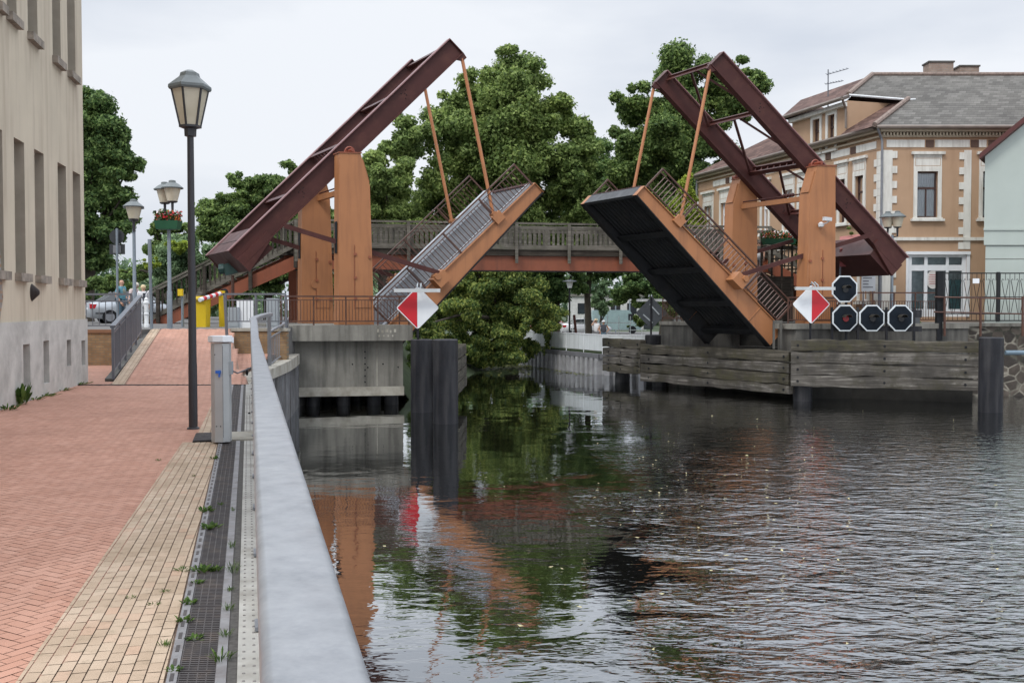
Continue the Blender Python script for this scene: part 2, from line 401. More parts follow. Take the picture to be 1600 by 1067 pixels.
o = bricks('pavement_border', [(drain_l(13.9)-.3, 13.9), (drain_l(22.7)-.22, 22.7), (drain_l(22.7), 22.7), (drain_l(13.9), 13.9)], ANG, M_yelb, lambda x, y: .006, 'rows'); tag(o, kind='structure')

# ramp up to the street
def ramp_z(x, y): return max(0, (y-22.95)*1.07/9.55)
RL0, RL1, RR0, RR1 = (-9.0, 22.95), (-11.45, 32.5), (-6.05, 22.95), (-8.92, 32.5)
rp = MB().prism([V((*RL0, -.03)), V((*RR0, -.03)), V((*RR1, 1.04)), V((*RL1, 1.04))], (0, 0, -.25))
rp.prism([V((*RR0, -.4)), V((*RR1, -.4)), V((*RR1, 1.03)), V((RR0[0], RR0[1], -.06))], (-.2, 0, 0))
o = rp.build('ramp_base', M_joint); tag(o, kind='structure')
def lerp2(a, b, t): return (a[0]+(b[0]-a[0])*t, a[1]+(b[1]-a[1])*t)
bl0, bl1 = (RL0[0]+.28, 22.95), (RL1[0]+.28, 32.5)
o = bricks('ramp', [bl0, RR0, RR1, bl1], ANG+R(45), M_redb, ramp_z); tag(o, kind='structure')
o = bricks('ramp_border', [RL0, bl0, bl1, RL1], math.atan2(9.55, -2.45)-math.pi/2, M_yelb, ramp_z, 'rows'); tag(o, kind='structure')
low_z = lambda x, y: max(0, (y-22.95)*.03)
o = bricks('path', [RR0, (-5.9, 23), (edge_x(26)-.5, 26), (edge_x(32.6)-.5, 32.6), RR1], ANG+R(45), M_redb, low_z); tag(o, kind='structure')
o = bricks('path', [(WALL1.x-3, 22.85), RL0, (RL1[0]+.4, 31), (-14.2, 31)], ANG+R(45), M_redb, flat); tag(o, kind='structure')

# streets and grounds
o = MB().slab([(-70, 31.2), (-11.4, 31.2), (-11.4, 32.5), (-8.9, 32.5), (-8.9, 32.8), (-7.9, 32.8), (-7.8, 36.9), (-6.2, 44), (-6.2, 85), (-70, 85)], -2.6, 1.07).build('street', M_asphalt); tag(o, kind='structure')
o = MB().slab([(13.0, 43.0), (60, 43.0), (60, 90), (14.0, 90), (14.0, 56), (10.8, 48.2)], -2.6, 1.12).build('street', M_asphalt); tag(o, kind='structure')
M_grass = mat('rough_grass', (.028, .045, .014), .95, var=.45, scale=3)
gb = MB()
gb.add([(-6.3, 42, 1.05), (-6.3, 66, 1.05), (-4.5, 40, -1.2), (-2.6, 66, -1.2), (-3.6, 40, -2.4), (-.2, 66, -2.4)], [(0, 2, 3, 1), (2, 4, 5, 3)])
o = gb.build('river_bank', M_grass); tag(o, kind='structure')
FQ = [(.6, 66.0), (4.85, 55.0), (8.2, 52.6), (13.5, 51.5)]
o = MB().slab([FQ[0], FQ[1], FQ[2], FQ[3], (14.2, 67), (1500, 67), (1500, 1800), (-1500, 1800), (-1500, 66.5), (-6, 66.5), (-2.0, 66)], -2.6, -.62).build('ground', M_grass); tag(o, kind='structure')
o = MB().slab([(1.2, 66), (5.15, 55.6), (8.4, 53.3), (13.4, 52.2), (13.6, 57), (7.5, 59), (4.5, 68)], -.7, -.60).build('path', mat('pale_path', (.3, .27, .22), .9)); tag(o, kind='structure')
o = MB().slab([(-5, 88), (40, 88), (40, 104), (-5, 104)], -.7, -.59).build('parking_ground', M_asphalt); tag(o, kind='structure')

# left quay wall of sheet piling with its concrete coping
qw = thing('quay_wall', 'ribbed grey sheet pile wall under the promenade railing', 'quay wall', (edge_x(30), 30, 0))
sheet = MB(); vs = []; Y = 3.0; ph = 0
M_sheet = mat('sheet_piling', (.17, .17, .175), .7, var=.3, scale=2, dirt=(.03, .024, .018), damt=.6, dscale=.9, streak=True)
while Y < 36.4:
    base = edge_x(Y)-.22
    for dy, dx in ((0, 0), (.22, 0), (.34, .2), (.56, .2)):
        y = Y+dy; x = edge_x(y)-.24+dx; vs.append((x, y))
    Y += .68
for (x0, y0), (x1, y1) in zip(vs, vs[1:]): sheet.quad((x0, y0, -2.6), (x1, y1, -2.6), (x1, y1, -.18), (x0, y0, -.18))
sheet.build('sheet_piling', M_sheet, qw)
cp = MB(); pl = [(edge_x(y), y) for y in ys[1:]]
for (x0, y0), (x1, y1) in zip(pl, pl[1:]):
    z0, z1 = (-.004+.114*max(0, min(1, (q-24)/10)) for q in (y0, y1))
    wa_, wb_ = (.42 if q > 24 else .29 for q in (y0, y1)); cp.hexa([(x0-wa_, y0, -.24), (x0+.05, y0, -.24), (x1+.05, y1, -.24), (x1-wb_, y1, -.24), (x0-wa_, y0, z0), (x0+.05, y0, z0), (x1+.05, y1, z1), (x1-wb_, y1, z1)])
cp.build('coping', M_conc_lt, qw)

# tactile steel strip beside the railing: pale plate with small studs, and the dark gap before it
def strip(name, f0, f1, y0, y1, z, m_, par=None, org=None, th=.012):
    b = MB(); n = max(2, int((y1-y0)/2))
    for i in range(n):
        a, c = y0+(y1-y0)*i/n, y0+(y1-y0)*(i+1)/n
        b.hexa([(f0(a), a, z-th), (f1(a), a, z-th), (f1(c), c, z-th), (f0(c), c, z-th), (f0(a), a, z), (f1(a), a, z), (f1(c), c, z), (f0(c), c, z)])
    return b.build(name, m_, par, org)
M_plate = mat('pale_cover_plate', (.38, .37, .34), .7, var=.2, scale=4, dirt=(.15, .13, .1), damt=.45, dscale=2.2)
kp = thing('cover_plate', 'pale studded cover plate running along the foot of the railing', 'cover plate', (drain_l(8)+.5, 8, 0))
strip('plate', lambda y: drain_l(y)+.335, lambda y: drain_l(y)+.64, 1.5, 23, .012, M_plate, kp)
st = MB(); y = 2.5
while y < 20:
    for k in range(4): st.lathe((drain_l(y)+.365+k*.05, y, .012), [(.009, 0), (.006, .005)], 6)
    y += .1
st.build('studs', mat('stud_steel', (.2, .19, .18), .7), kp)
cdr = thing('channel_drain', 'long iron channel drain with slotted grating beside yellow paving', 'drain', (drain_l(8)+.15, 8, 0))
M_iron = mat('cast_iron', (.06, .052, .052), .6, .2, var=.3, scale=6, dirt=(.14, .1, .07), damt=.35, dscale=6)
M_framei = mat('drain_frame_steel', (.22, .215, .22), .6, .2, var=.25, scale=9, dirt=(.1, .07, .06), damt=.4, dscale=5)
strip('frame', lambda y: drain_l(y)+.012, lambda y: drain_l(y)+.06, 1.5, 22.8, .012, M_framei, cdr)
strip('frame', lambda y: drain_l(y)+.235, lambda y: drain_l(y)+.285, 1.5, 22.8, .012, M_framei, cdr)
strip('trough', lambda y: drain_l(y)+.06, lambda y: drain_l(y)+.235, 1.5, 22.8, -.008, M_black, cdr)
gr = MB(); y = 1.6
while y < 22.7:
    gr.hexa([(drain_l(y)+.06, y, -.004), (drain_l(y)+.235, y, -.004), (drain_l(y)+.235, y+.015, -.004), (drain_l(y)+.06, y+.015, -.004),
             (drain_l(y)+.06, y, .008), (drain_l(y)+.235, y, .008), (drain_l(y)+.235, y+.015, .008), (drain_l(y)+.06, y+.015, .008)])
    y += .03
for k in range(5): 
    for q in range(20): y0 = 1.6+q*1.05; gr.span((drain_l(y0)+.062+k*.042, y0, -.003), RD*1.05, RN*.006, Z_*.0105)
sl_ = gr; y = 2.0
while y < 22:      # dark slots in the frame bars
    for dx in (.026,): sl_.span((drain_l(y)+dx, y, .0115), RD*.1, RN*.018, Z_*.003)
    y += .2
gr.build('grating', M_iron, cdr)
strip('gravel_strip', lambda y: drain_l(y)+.287, lambda y: drain_l(y)+.334, 1.5, 22.8, .004, mat('dark_grit', (.07, .065, .06), .95, var=.5, scale=30), cdr)
cd2 = thing('cross_drain', 'narrow slotted drain crossing the foot of the red ramp', 'drain', (-7.5, 22.87, 0))
MB().box((-8.0, 22.87, .004), (4.1, .14, .02)).build('frame', M_iron, cd2)
s2 = MB()
for i in range(37): s2.box((-9.95+i*.108, 22.87, .014), (.06, .1, .006))
s2.build('slotted_cover', M_black, cd2)
# the slab the service pillar stands on
pd = thing('plinth_slab', 'concrete slab with a short grating beside the grey service pillar', 'slab', (-3.8, 13.45, 0))
c0 = V((drain_l(12.95)-.33, 12.98, 0)); 
MB().span(c0+RN*.34, RN*.58, RD*.86, Z_*.03).build('slab', M_conc_lt, pd)
MB().span(c0, RN*.335, RD*.86, Z_*.02).build('trough', M_black, pd)
g2 = MB()
for i in range(22): g2.span(c0+RN*.01+RD*(.01+i*.0385)+Z_*.02, RN*.315, RD*.02, Z_*.012)
g2.span(c0+RN*.22+Z_*.02, RN*.025, RD*.86, Z_*.016); g2.build('grating', M_iron, pd)

# ================================================================== LEFT BUILDING
M_render = mat('beige_render', (.52, .45, .345), .9, var=.09, scale=.9, dirt=(.28, .215, .16), damt=.42, dscale=.8, streak=True, bump=.12, bscale=35)
M_plinth = mat('grey_plinth_render', (.49, .475, .44), .92, var=.16, scale=1.6, dirt=(.26, .25, .23), damt=.5, dscale=1.5, bump=.35, bscale=16)
M_sill = mat('mossy_sill_stone', (.27, .23, .19), .9, var=.3, scale=6, dirt=(.08, .07, .05), damt=.5, dscale=4)
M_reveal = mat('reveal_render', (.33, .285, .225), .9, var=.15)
wallN = V((WD.y, -WD.x, 0))                         # faces the promenade
def wt(px, py=483): return (on_plane(px, py, WALL0, wallN)-WALL0).dot(WD)
def wz(px, py): return on_plane(px, py, WALL0, wallN).z
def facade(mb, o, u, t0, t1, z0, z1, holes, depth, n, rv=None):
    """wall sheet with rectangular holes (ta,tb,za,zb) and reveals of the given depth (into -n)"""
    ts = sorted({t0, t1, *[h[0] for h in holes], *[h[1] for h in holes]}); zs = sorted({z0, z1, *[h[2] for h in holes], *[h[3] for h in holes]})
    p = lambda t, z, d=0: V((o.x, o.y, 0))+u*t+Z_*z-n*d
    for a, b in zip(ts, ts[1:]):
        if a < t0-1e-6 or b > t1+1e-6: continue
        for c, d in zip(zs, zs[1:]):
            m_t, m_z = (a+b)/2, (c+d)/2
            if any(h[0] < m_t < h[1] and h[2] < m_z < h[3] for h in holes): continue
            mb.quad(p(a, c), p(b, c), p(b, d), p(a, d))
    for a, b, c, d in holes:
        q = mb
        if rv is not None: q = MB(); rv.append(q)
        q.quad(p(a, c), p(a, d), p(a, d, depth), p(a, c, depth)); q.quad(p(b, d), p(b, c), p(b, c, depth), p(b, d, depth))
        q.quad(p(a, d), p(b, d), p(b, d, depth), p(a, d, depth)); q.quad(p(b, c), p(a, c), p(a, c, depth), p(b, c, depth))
LT1 = (WALL1-WALL0).length; ZPL = 1.45
bl = thing('apartment_building', 'tall beige rendered building with narrow deep windows and grey plinth', 'building', WALL1)
gw = []; uw = []; bw = []
for a, b, top, bot in ((25.5, 41.5, 219, 426), (57, 71.6, 236, 430), (93, 106, 260, 436), (116.5, 128, 275, 439)):
    ta, tb = wt(a), wt(b); m_ = (a+b)/2; gw.append((ta, tb, wz(m_, bot), wz(m_, top)))
sp = gw[1][0]-gw[0][0]
gw.append((gw[0][0]-sp, gw[0][1]-sp, gw[0][2], gw[0][3])); gw.append((gw[0][0]-2.6*sp, gw[0][1]-2.6*sp, gw[0][2], gw[0][3]))
zs_ = sum(g[2] for g in gw[:4])/4; zt_ = sum(g[3] for g in gw[:4])/4
gw = [(a, b, zs_, zt_) for a, b, _, _ in gw]
zu = wz(75, 80)
for a, b in ((2, 9.5), (18, 33), (50, 65), (88, 100.5), (111, 123)): uw.append((wt(a), wt(b), zu, 10.2))
for a, b, top, bot in ((32, 43, 538, 606), (64, 73, 532.5, 599), (101, 107.5, 531, 572), (124, 130, 532, 571)):
    m_ = (a+b)/2; bw.append((wt(a), wt(b), wz(m_, bot), wz(m_, top)))
wl = MB(); rv = []; facade(wl, WALL0, WD, -16, LT1, ZPL, 11.5, gw+uw, .26, wallN, rv)
e0 = WALL1+Z_*0; back = -wallN*12
wl.quad(V((e0.x, e0.y, ZPL)), V((e0.x, e0.y, ZPL))+back, V((e0.x, e0.y, 11.5))+back, V((e0.x, e0.y, 11.5)))
s0 = WALL0-WD*16; wl.quad(V((s0.x, s0.y, 11.5)), V((e0.x, e0.y, 11.5)), V((e0.x, e0.y, 11.5))+back, V((s0.x, s0.y, 11.5))+back)
wo = wl.build('wall', M_render, bl); 
pls = MB(); W0p = WALL0+wallN*.035; facade(pls, W0p, WD, -16, LT1+.03, -.3, ZPL, bw, .3, wallN)
pls.quad(*[V((q.x, q.y, z)) for q, z in ((W0p+WD*(LT1+.03), -.3), (W0p+WD*(LT1+.03)+back, -.3), (W0p+WD*(LT1+.03)+back, ZPL), (W0p+WD*(LT1+.03), ZPL))])
pls.span(V((W0p.x, W0p.y, ZPL))-WD*16, WD*(LT1+16.03), -wallN*.06, Z_*.02)
pb = pls.build('plinth', M_plinth, bl)
for a, b, c, d in bw:
    q = V((W0p.x, W0p.y, 0))-wallN*.298; MB().quad(q+WD*a+Z_*c, q+WD*b+Z_*c, q+WD*b+Z_*d, q+WD*a+Z_*d).build('cellar_shutter', M_conc_dk, pb)
M_frame_w = mat('white_window_frame', (.6, .6, .58), .5)
for (a, b, c, d), rvm in zip(gw+uw, rv):
    q = V((WALL0.x, WALL0.y, 0))-wallN*.255
    MBw = MB(); 
    for t in (a+.0, b-.05): MBw.span(q+WD*t+Z_*c, WD*.05, wallN*.04, Z_*(d-c))
    MBw.span(q+WD*a+Z_*(c+(d-c)*.66), WD*(b-a), wallN*.035, Z_*.05); MBw.span(q+WD*a+Z_*c, WD*(b-a), wallN*.035, Z_*.06)
    wi = MBw.build('window', M_frame_w, bl)
    MB().quad(q+WD*a+Z_*c+wallN*.01, q+WD*b+Z_*c+wallN*.01, q+WD*b+Z_*d+wallN*.01, q+WD*a+Z_*d+wallN*.01).build('pane', M_glass, wi)
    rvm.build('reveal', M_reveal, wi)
    MB().span(q+WD*(a-.05)+Z_*(c-.15)-wallN*.0, WD*(b-a+.10), wallN*.365, Z_*.147).build('sill', M_sill, wi)
vt = wt(50); vz = wz(50, 457); vc = V((WALL0.x, WALL0.y, 0))+WD*vt+Z_*vz
vb = MB()
for i in range(7): vb.lathe((0, 0, 0), [(.13-.015*i, i*.02), (.134-.015*i, i*.02+.008), (.115-.015*i, i*.02+.018)], 14)
for i, p in enumerate(vb.v): vb.v[i] = tuple(vc+wallN*p[2]+WD*p[0]+Z_*p[1]*1.25)
vb.build('vent_cowl', mat('rusty_cowl', (.04, .032, .03), .7), bl)
# patch of bare brick where the render has come off, at the left frame edge
bp = MB(); tq = wt(0.5); 
pts = [(-3.2, 1.5), (-.1, 1.47), (.12, 1.9), (.03, 2.5), (-.02, 2.75), (-.25, 2.95), (-3.2, 2.9)]
bp.prism([V((WALL0.x, WALL0.y, 0))+WD*(tq+a)+Z_*z+wallN*.002 for a, z in pts], wallN*.012)
bp.build('bare_brick_patch', brick_mat('bare_brick', (.3, .17, .1), (.38, .27, .19), (.3, .27, .24)), wo)

# ================================================================== RAILINGS OF THE LEFT BANK
def rounded(mb, pts, wd, ht, rb=.02):
    """box rail with rounded edges along a polyline (pts at top centre)"""
    prof = []
    for cx, cz, a0 in ((wd/2-rb, -rb, 90), (-(wd/2-rb), -rb, 180), (-(wd/2-rb), -ht+rb, 270), (wd/2-rb, -ht+rb, 0)):
        q = [(cx+rb*math.cos(R(a0-90+k*30)), cz+rb*math.sin(R(a0-90+k*30))) for k in range(4)]
        prof += q
    # order: top right, top left, bottom left, bottom right (counter-clockwise)
    n = len(prof); vs = []; m = len(pts)
    for i, p in enumerate(pts):
        d = (V(pts[min(i+1, m-1)])-V(pts[max(i-1, 0)])); d.z = 0; d.normalize(); sd_ = V((d.y, -d.x, 0))
        vs += [V(p)+sd_*a+Z_*z for a, z in prof]
    fs = [(i*n+j, (i+1)*n+j, (i+1)*n+(j+1) % n, i*n+(j+1) % n) for i in range(m-1) for j in range(n)]
    mb.add(vs, fs+[tuple(range(n)), tuple(range(m*n-1, (m-1)*n-1, -1))]); return mb
def galv_top():
    m = NM('galvanised_top'); 
    c = m.ramp(m.noise(9, 8, .72), [(.28, (.185, .195, .21)), (.5, (.25, .26, .275)), (.72, (.31, .32, .332))])
    c = m.mix(m.ramp(m.noise(1, 5, .7, m.mapping((22, 3, 22))), [(.52, 0), (.75, .4)]), c, (.23, .245, .265))
    # dried rain marks in a band of their own
    v = m.n.new('ShaderNodeTexVoronoi'); v.inputs['Scale'].default_value = 34; m.link(m.tc.outputs['Object'], v.inputs['Vector'])
    c = m.mix(m.math('MULTIPLY', m.ramp(v.outputs['Distance'], [(.2, .55), (.32, 0)]), m.ramp(m.noise(.9, 3), [(.52, 0), (.6, 1)])), c, (.2, .215, .235))
    m.bump(m.noise(60, 3), .08, .003)
    return m.fin(c, m.ramp(m.noise(8, 4), [(.3, .32), (.7, .5)]), .25, .5)
M_galvtop = galv_top()
def zr(Y): return 1.10 if Y < 22 else 1.10+.40*min(1, (Y-22)/5)
mr_ = thing('quay_railing', 'long grey galvanised railing with wide flat handrail beside the canal', 'railing', (rail_x(12), 12, 0))
hp = [(rail_x(y), y, zr(y)) for y in [-1.5, .5, 2, 3.5, 5, 8, 11, 14, 17, 20, 22, 23, 24, 25, 26]]+[(-6.78, 26.8, 1.47), (-6.88, 27.6, 1.52), (-6.93, 28.6, 1.575), (-6.95, 29.4, 1.6)]
rounded(MB(), hp, .178, .10, .022).build('handrail', M_galvtop, mr_, ang=60)
for i in range(16):
    y = 2.15+i*1.62
    if y > 26: break
    x = rail_x(y)
    MB().box((x+.0, y, zr(y)/2-.12), (.05, .09, zr(y)+.03), ANG).box((x-.02, y, .03), (.14, .16, .02), ANG).build('post', M_galv, mr_)
lo = [(rail_x(y)+.01, y, zr(y)-.93) for y in (0, 5, 10, 15, 20, 22, 24, 26)]
rounded(MB(), lo, .05, .04, .006).build('lower_rail', M_galv, mr_)
for i in range(95):
    y = 8.0+i*.19; x = rail_x(y); MB().box((x+.01, y, zr(y)-.52), (.02, .012, .86), ANG).build('baluster', M_galv, mr_)
# hooks with lifting eyes seen under the rail
for (px, py, Y) in ((389.5, 651, 16.5), (386, 582, 25)):
    p = P(px, py, Y); MB().ball(p, .05, 10, 7, (.7, .7, 1.5)).build('lamp_knob', M_black, mr_)
def panel_rail(name, label, p0, p1, h, m_, n_bal, ends=True, cat='railing', group=None, org=None, flatbar=True, lower=.12, second=None, nposts=2, topw=.07, balr=.018):
    """railing from p0 to p1 (points on the ground line)"""
    p0, p1 = V(p0), V(p1); t = thing(name, label, cat, p0, group)
    d = (p1-p0); dn = V((d.x, d.y, 0)).normalized()
    MB().bar(p0+Z_*(h-.03), p1+Z_*(h-.03), topw, .06).build('handrail', m_, t)
    MB().bar(p0+Z_*lower, p1+Z_*lower, .035, .04).build('lower_rail', m_, t)
    if second: MB().bar(p0+Z_*second, p1+Z_*second, .035, .04).build('upper_rail', m_, t)
    for k in range(nposts):
        q = p0+d*(k/(nposts-1)); MB().box(q+Z_*((h-.06)/2-.03), (.06, .06, h-.0), math.atan2(dn.y, dn.x)).build('post', m_, t)
    top = (second or h-.06)
    for k in range(1, n_bal):
        q = p0+d*(k/n_bal); MB().bar(q+Z_*lower, q+Z_*top, balr, balr).build('baluster', m_, t)
    return t
M_greyrail = mat('grey_railing_paint', (.13, .14, .16), .5, .2, var=.12)
# ramp railing, left side
rz = lambda p: V((p[0], p[1], ramp_z(*p)))
q0, q1 = lerp2(RL0, RL1, .11), lerp2(RL0, RL1, .72); q0 = (q0[0]-.09, q0[1]); q1 = (q1[0]-.06, q1[1])
panel_rail('ramp_railing', 'grey railing sloping up the left side of the red ramp', rz(q0), rz(q1)+Z_*.14, 1.2, M_greyrail, 30, second=1.02, nposts=6, topw=.12, balr=.03)
rw = MB().prism([V((q0[0], q0[1], -.1)), V((RL1[0]-.0, RL1[1], -.1)), V((RL1[0]-.0, RL1[1], 1.0)), V((q0[0], q0[1], ramp_z(*q0)-.05))], (-.2, 0, 0)).build('ramp_wall', M_conc_dk, None, (q0[0], q0[1], 0))
tag(rw, 'low wall carrying the left side of the red ramp', 'wall')
# street edge: retaining walls and railings
M_brick = brick_mat('yellow_brown_brick', (.25, .14, .065), (.34, .21, .1), (.2, .16, .11))
rwl = thing('retaining_wall', 'brown brick retaining wall beside the beige building', 'wall', (-13.6, 31, 0))
MB().span((-14.6, 30.98, -.1), X_*3.25, Y_*.25, Z_*1.08).build('brickwork', M_brick, rwl)
MB().span((-14.6, 30.94, .981), X_*3.27, Y_*.4, Z_*.1).build('coping', M_rust if False else mat('brick_coping', (.2, .1, .055), .85), rwl)
rw2 = thing('retaining_wall', 'short brick wall below the grey railing at the head of the ramp', 'wall', (-8.4, 32.55, 0))
MB().span((-8.9, 32.52, -.1), X_*1.75, Y_*.25, Z_*1.1).build('brickwork', M_brick, rw2)
MB().span((-8.92, 32.48, 1.001), X_*1.8, Y_*.42, Z_*.09).build('coping', M_conc_lt, rw2)
panel_rail('street_railing', 'grey railing on top of the brown brick wall in front of silver car', (-14.5, 31.1, 1.08), (-11.55, 31.1, 1.08), 1.1, M_greyrail, 15, second=.86, nposts=3)
panel_rail('street_railing', 'grey railing with white boards behind it, left of the brown bridge railing', P(353, 508, 32.7), P(447, 508, 32.7), 1.02, M_greyrail, 17, second=.8, nposts=3)
pp = G(352, 530, .6); pp = P(352, 530, 31.5)
gp = MB().bar(P(355, 533, 31), P(351, 459, 31), .07, .09).bar(P(351, 459, 31), P(345, 461, 31), .09, .05).build('post', M_greyrail, None, P(355, 533, 31)); gp.name = 'railing_post'
tag(gp, 'single grey post with angled top at the right of the ramp', 'post')
# outer branch of the railing over the curved coping, two panels
br = thing('quay_railing', 'short curved grey railing standing on the concrete coping near the abutment', 'railing', (-7.2, 32, 0))
bpts = [P(421, 517, 30), P(431, 511, 31.4), P(441, 506.6, 33), P(446, 501, 34.4), P(449, 496.5, 35.2)]
rounded(MB(), bpts, .09, .06, .015).build('handrail', M_galv, br)
def down(p, h): return V((p.x, p.y, p.z-h))
rounded(MB(), [down(p, .2) for p in bpts], .05, .04, .008).build('upper_rail', M_galv, br)
rounded(MB(), [down(p, .98) for p in bpts], .05, .04, .008).build('lower_rail', M_galv, br)
for i in (0, 2, 4): MB().box(down(bpts[i], .56), (.07, .07, 1.05)).build('post', M_galv, br)
for i in range(16):
    t = i/16*4; k = int(t); p = bpts[k].lerp(bpts[k+1], t-k); MB().box(down(p, .6), (.03, .015, .8)).build('baluster', M_galv, br)
# tall post at the joint and the panel where the main railing climbs
tp = MB().box(P(421, 560, 29.6)-Z_*.0, (.09, .09, 2.55)).build('post', M_galv, None, P(421, 600, 29.6)); tp.name = 'railing_post'
tag(tp, 'tall square grey post where the two quay railings meet', 'post')

# ================================================================== LAMPS
def lantern(mb_roof, mb_body, mb_frame, c, k=1.0, ph=.3, n=6):
    """hexagonal lantern, c = foot of the glass, total height about .85k"""
    c = V(c)
    mb_body.lathe(c, [(.145*k, .02*k), (.262*k, .56*k)], n, ph)
    mb_roof.lathe(c, [(.30*k, .555*k), (.315*k, .58*k), (.312*k, .62*k), (.15*k, .755*k), (.145*k, .77*k), (.135*k, .81*k), (.06*k, .85*k), (.01*k, .856*k)], n, ph)
    for j in range(n):
        a = ph+2*math.pi*j/n; d = V((math.cos(a), math.sin(a), 0))
        mb_frame.bar(c+d*.148*k+Z_*.02*k, c+d*.265*k+Z_*.56*k, .026*k, .026*k, d)
    mb_frame.lathe(c, [(.15*k, 0), (.165*k, .0), (.165*k, .03*k), (.15*k, .03*k)], n, ph); mb_frame.lathe(c, [(.085*k, -.13*k), (.09*k, -.02*k), (.14*k, 0)], n, ph)
m = NM('lamp_glass_ivory'); M_lampglass = m.fin(m.ramp(m.noise(3, 4), [(.3, (.46, .41, .30)), (.7, (.58, .53, .42))]), .3)
lampb = G(302, 670)
lp = thing('street_lamp', 'tall dark street lamp with one hexagonal lantern on the red pavement', 'street lamp', lampb)
MB().tube([lampb, lampb+Z_*.9, lampb+Z_*.95, lampb+Z_*4.12], [.062, .06, .056, .045], 14).lathe(lampb, [(.09, 0), (.085, .02), (.065, .03)], 14).build('pole', M_lamppole, lp)
a, b, c = MB(), MB(), MB(); lantern(a, b, c, lampb+Z_*4.25, .94, .42)
ln = b.build('lantern', M_lampglass, lp, ang=20); a.build('roof', M_lamproof, ln, ang=20); c.build('frame', M_lamppole, ln)
def double_lamp(label, base, H, name='street_lamp', off=.27, ang=.9, hang=None):
    t = thing(name, label, 'street lamp', base, 'street lamps with two lanterns')
    base = V(base); dv = V((math.cos(ang), math.sin(ang), 0))
    MB().tube([base, base+Z_*1.2, base+Z_*1.25, base+Z_*(H-.95)], [.09, .085, .065, .055], 12).build('pole', M_polegrey, t)
    for s in (-1, 1):
        p = base+dv*off*s
        MB().tube([base+Z_*(H-1.05), p+Z_*(H-1.02), p+Z_*(H-.62)], [.03, .04, .05], 8).build('arm', M_lamppole, t)
        a, b = MB(), MB()
        b.lathe(p+Z_*(H-.62), [(.16, 0), (.27, .42)], 12); a.lathe(p+Z_*(H-.62), [(.35, .42), (.36, .45), (.2, .58), (.12, .62), (.11, .68), (.06, .7)], 14)
        l_ = b.build('lantern', M_lampglass, t); a.build('roof', M_lamproof, l_)
        MB().lathe(p+Z_*(H-.66), [(.12, 0), (.17, .03), (.17, .05)], 12).build('collar', M_lamppole, l_)
    return t
p1 = P(211, 511, 36.5); p1.z = 1.07
double_lamp('grey street lamp with two lanterns nearest the beige building', p1, 4.42, ang=1.9, off=.25)
p2 = P(265.5, 512, 34.0); p2.z = 1.07
double_lamp('grey street lamp whose pole carries a green flower box', p2, 4.78, ang=2.3, off=.3)
def flowers(mbs, c, rx, ry, rz, n, cols, seed=1):
    r = random.Random(seed)
    for _ in range(n):
        p = V(c)+V((r.uniform(-rx, rx), r.uniform(-ry, ry), r.uniform(0, rz)+r.random()**2*rz*.6)); k = r.choices(range(len(cols)), cols)[0]
        s = r.uniform(.025, .05); nn = V((r.gauss(0, 1), r.gauss(-.6, 1), r.gauss(.5, 1))).normalized(); a = nn.orthogonal().normalized()*s; b = nn.cross(a)
        mbs[k].quad(p-a*1.2, p-b, p+a*1.2, p+b)
M_leaf_a = leaf_mat('leaf_planter', (.015, .05, .012), (.035, .09, .02), (.09, .15, .035))
M_flr = mat('flower_red', (.5, .02, .03), .6); M_flw = mat('flower_white', (.75, .65, .65), .6); M_flp = mat('flower_pink', (.6, .08, .16), .6); M_flo = mat('flower_orange', (.5, .12, .02), .6)
def flower_box(label, c, wd, dp, h, seed=3, group=None, box=True):
    t = thing('flower_box', label, 'flower box', c, group)
    c = V(c)
    if box: MB().hexa([c+V((i*wd/2*.88, j*dp/2*.88, 0)) for i, j in ((-1, -1), (1, -1), (1, 1), (-1, 1))]+[c+V((i*wd/2, j*dp/2, h)) for i, j in ((-1, -1), (1, -1), (1, 1), (-1, 1))]).build('trough', M_green, t)
    g, r_, w_, o_ = MB(), MB(), MB(), MB(); flowers([g, r_, w_, o_], c+Z_*h*.95, wd*.53, dp*.55, .24, int(520*wd), [.66, .16, .09, .09], seed)
    g.build('leaves', M_leaf_a, t); r_.build('red_blooms', M_flr, t); w_.build('white_blooms', M_flw, t); o_.build('orange_blooms', M_flo, t)
    return t
fb = p2+Z_*(P(265, 359, 34).z-p2.z)
flower_box('green flower box with red and white blooms hung on a lamp pole', V((p2.x, p2.y-.05, fb.z)), .78, .5, .29)
p3 = P(1393, 500, 44.6); p3.z = 1.12
double_lamp('street lamp with two lanterns at the corner of the tan house', p3, 4.75, ang=2.6, off=.2)

# ================================================================== SERVICE PILLAR
sb = G(346.5, 689, .03)
pil = thing('service_pillar', 'light grey metal service pillar with white sloping cap and blue tap', 'service pillar', sb)
M_pillar = mat('pillar_aluminium', (.42, .43, .43), .45, .3, var=.08, scale=3)
hx = [(-.115, -.05), (-.05, -.115), (.05, -.115), (.115, -.05), (.115, .05), (.05, .115), (-.05, .115), (-.115, .05)]
MB().prism([sb+V((a, b, 0)) for a, b in hx], Z_*1.24).build('body', M_pillar, pil)
MB().prism([sb+V((a*1.27, b*1.27, 1.241+.02*(b < 0))) for a, b in hx], V((0, .0, .07))).prism([sb+V((a*1.1, b*1.1, 1.31)) for a, b in hx], Z_*.025).build('cap', M_white, pil)
M_blue = mat('tap_blue', (.02, .12, .5), .4)
MB().bar(sb+V((-.03, -.135, .885)), sb+V((.03, -.135, .885)), .03, .035).bar(sb+V((.015, -.13, .88)), sb+V((.015, -.14, .82)), .018, .018).build('tap', M_blue, pil)
MB().box(sb+V((.13, -.02, .93)), (.04, .07, .16)).build('socket_box', M_greybox, pil)
MB().span(sb+V((.052, -.1165, .06)), V((.0025, 0, 0)), Y_*.004, Z_*1.15).build('seam', M_black, pil)
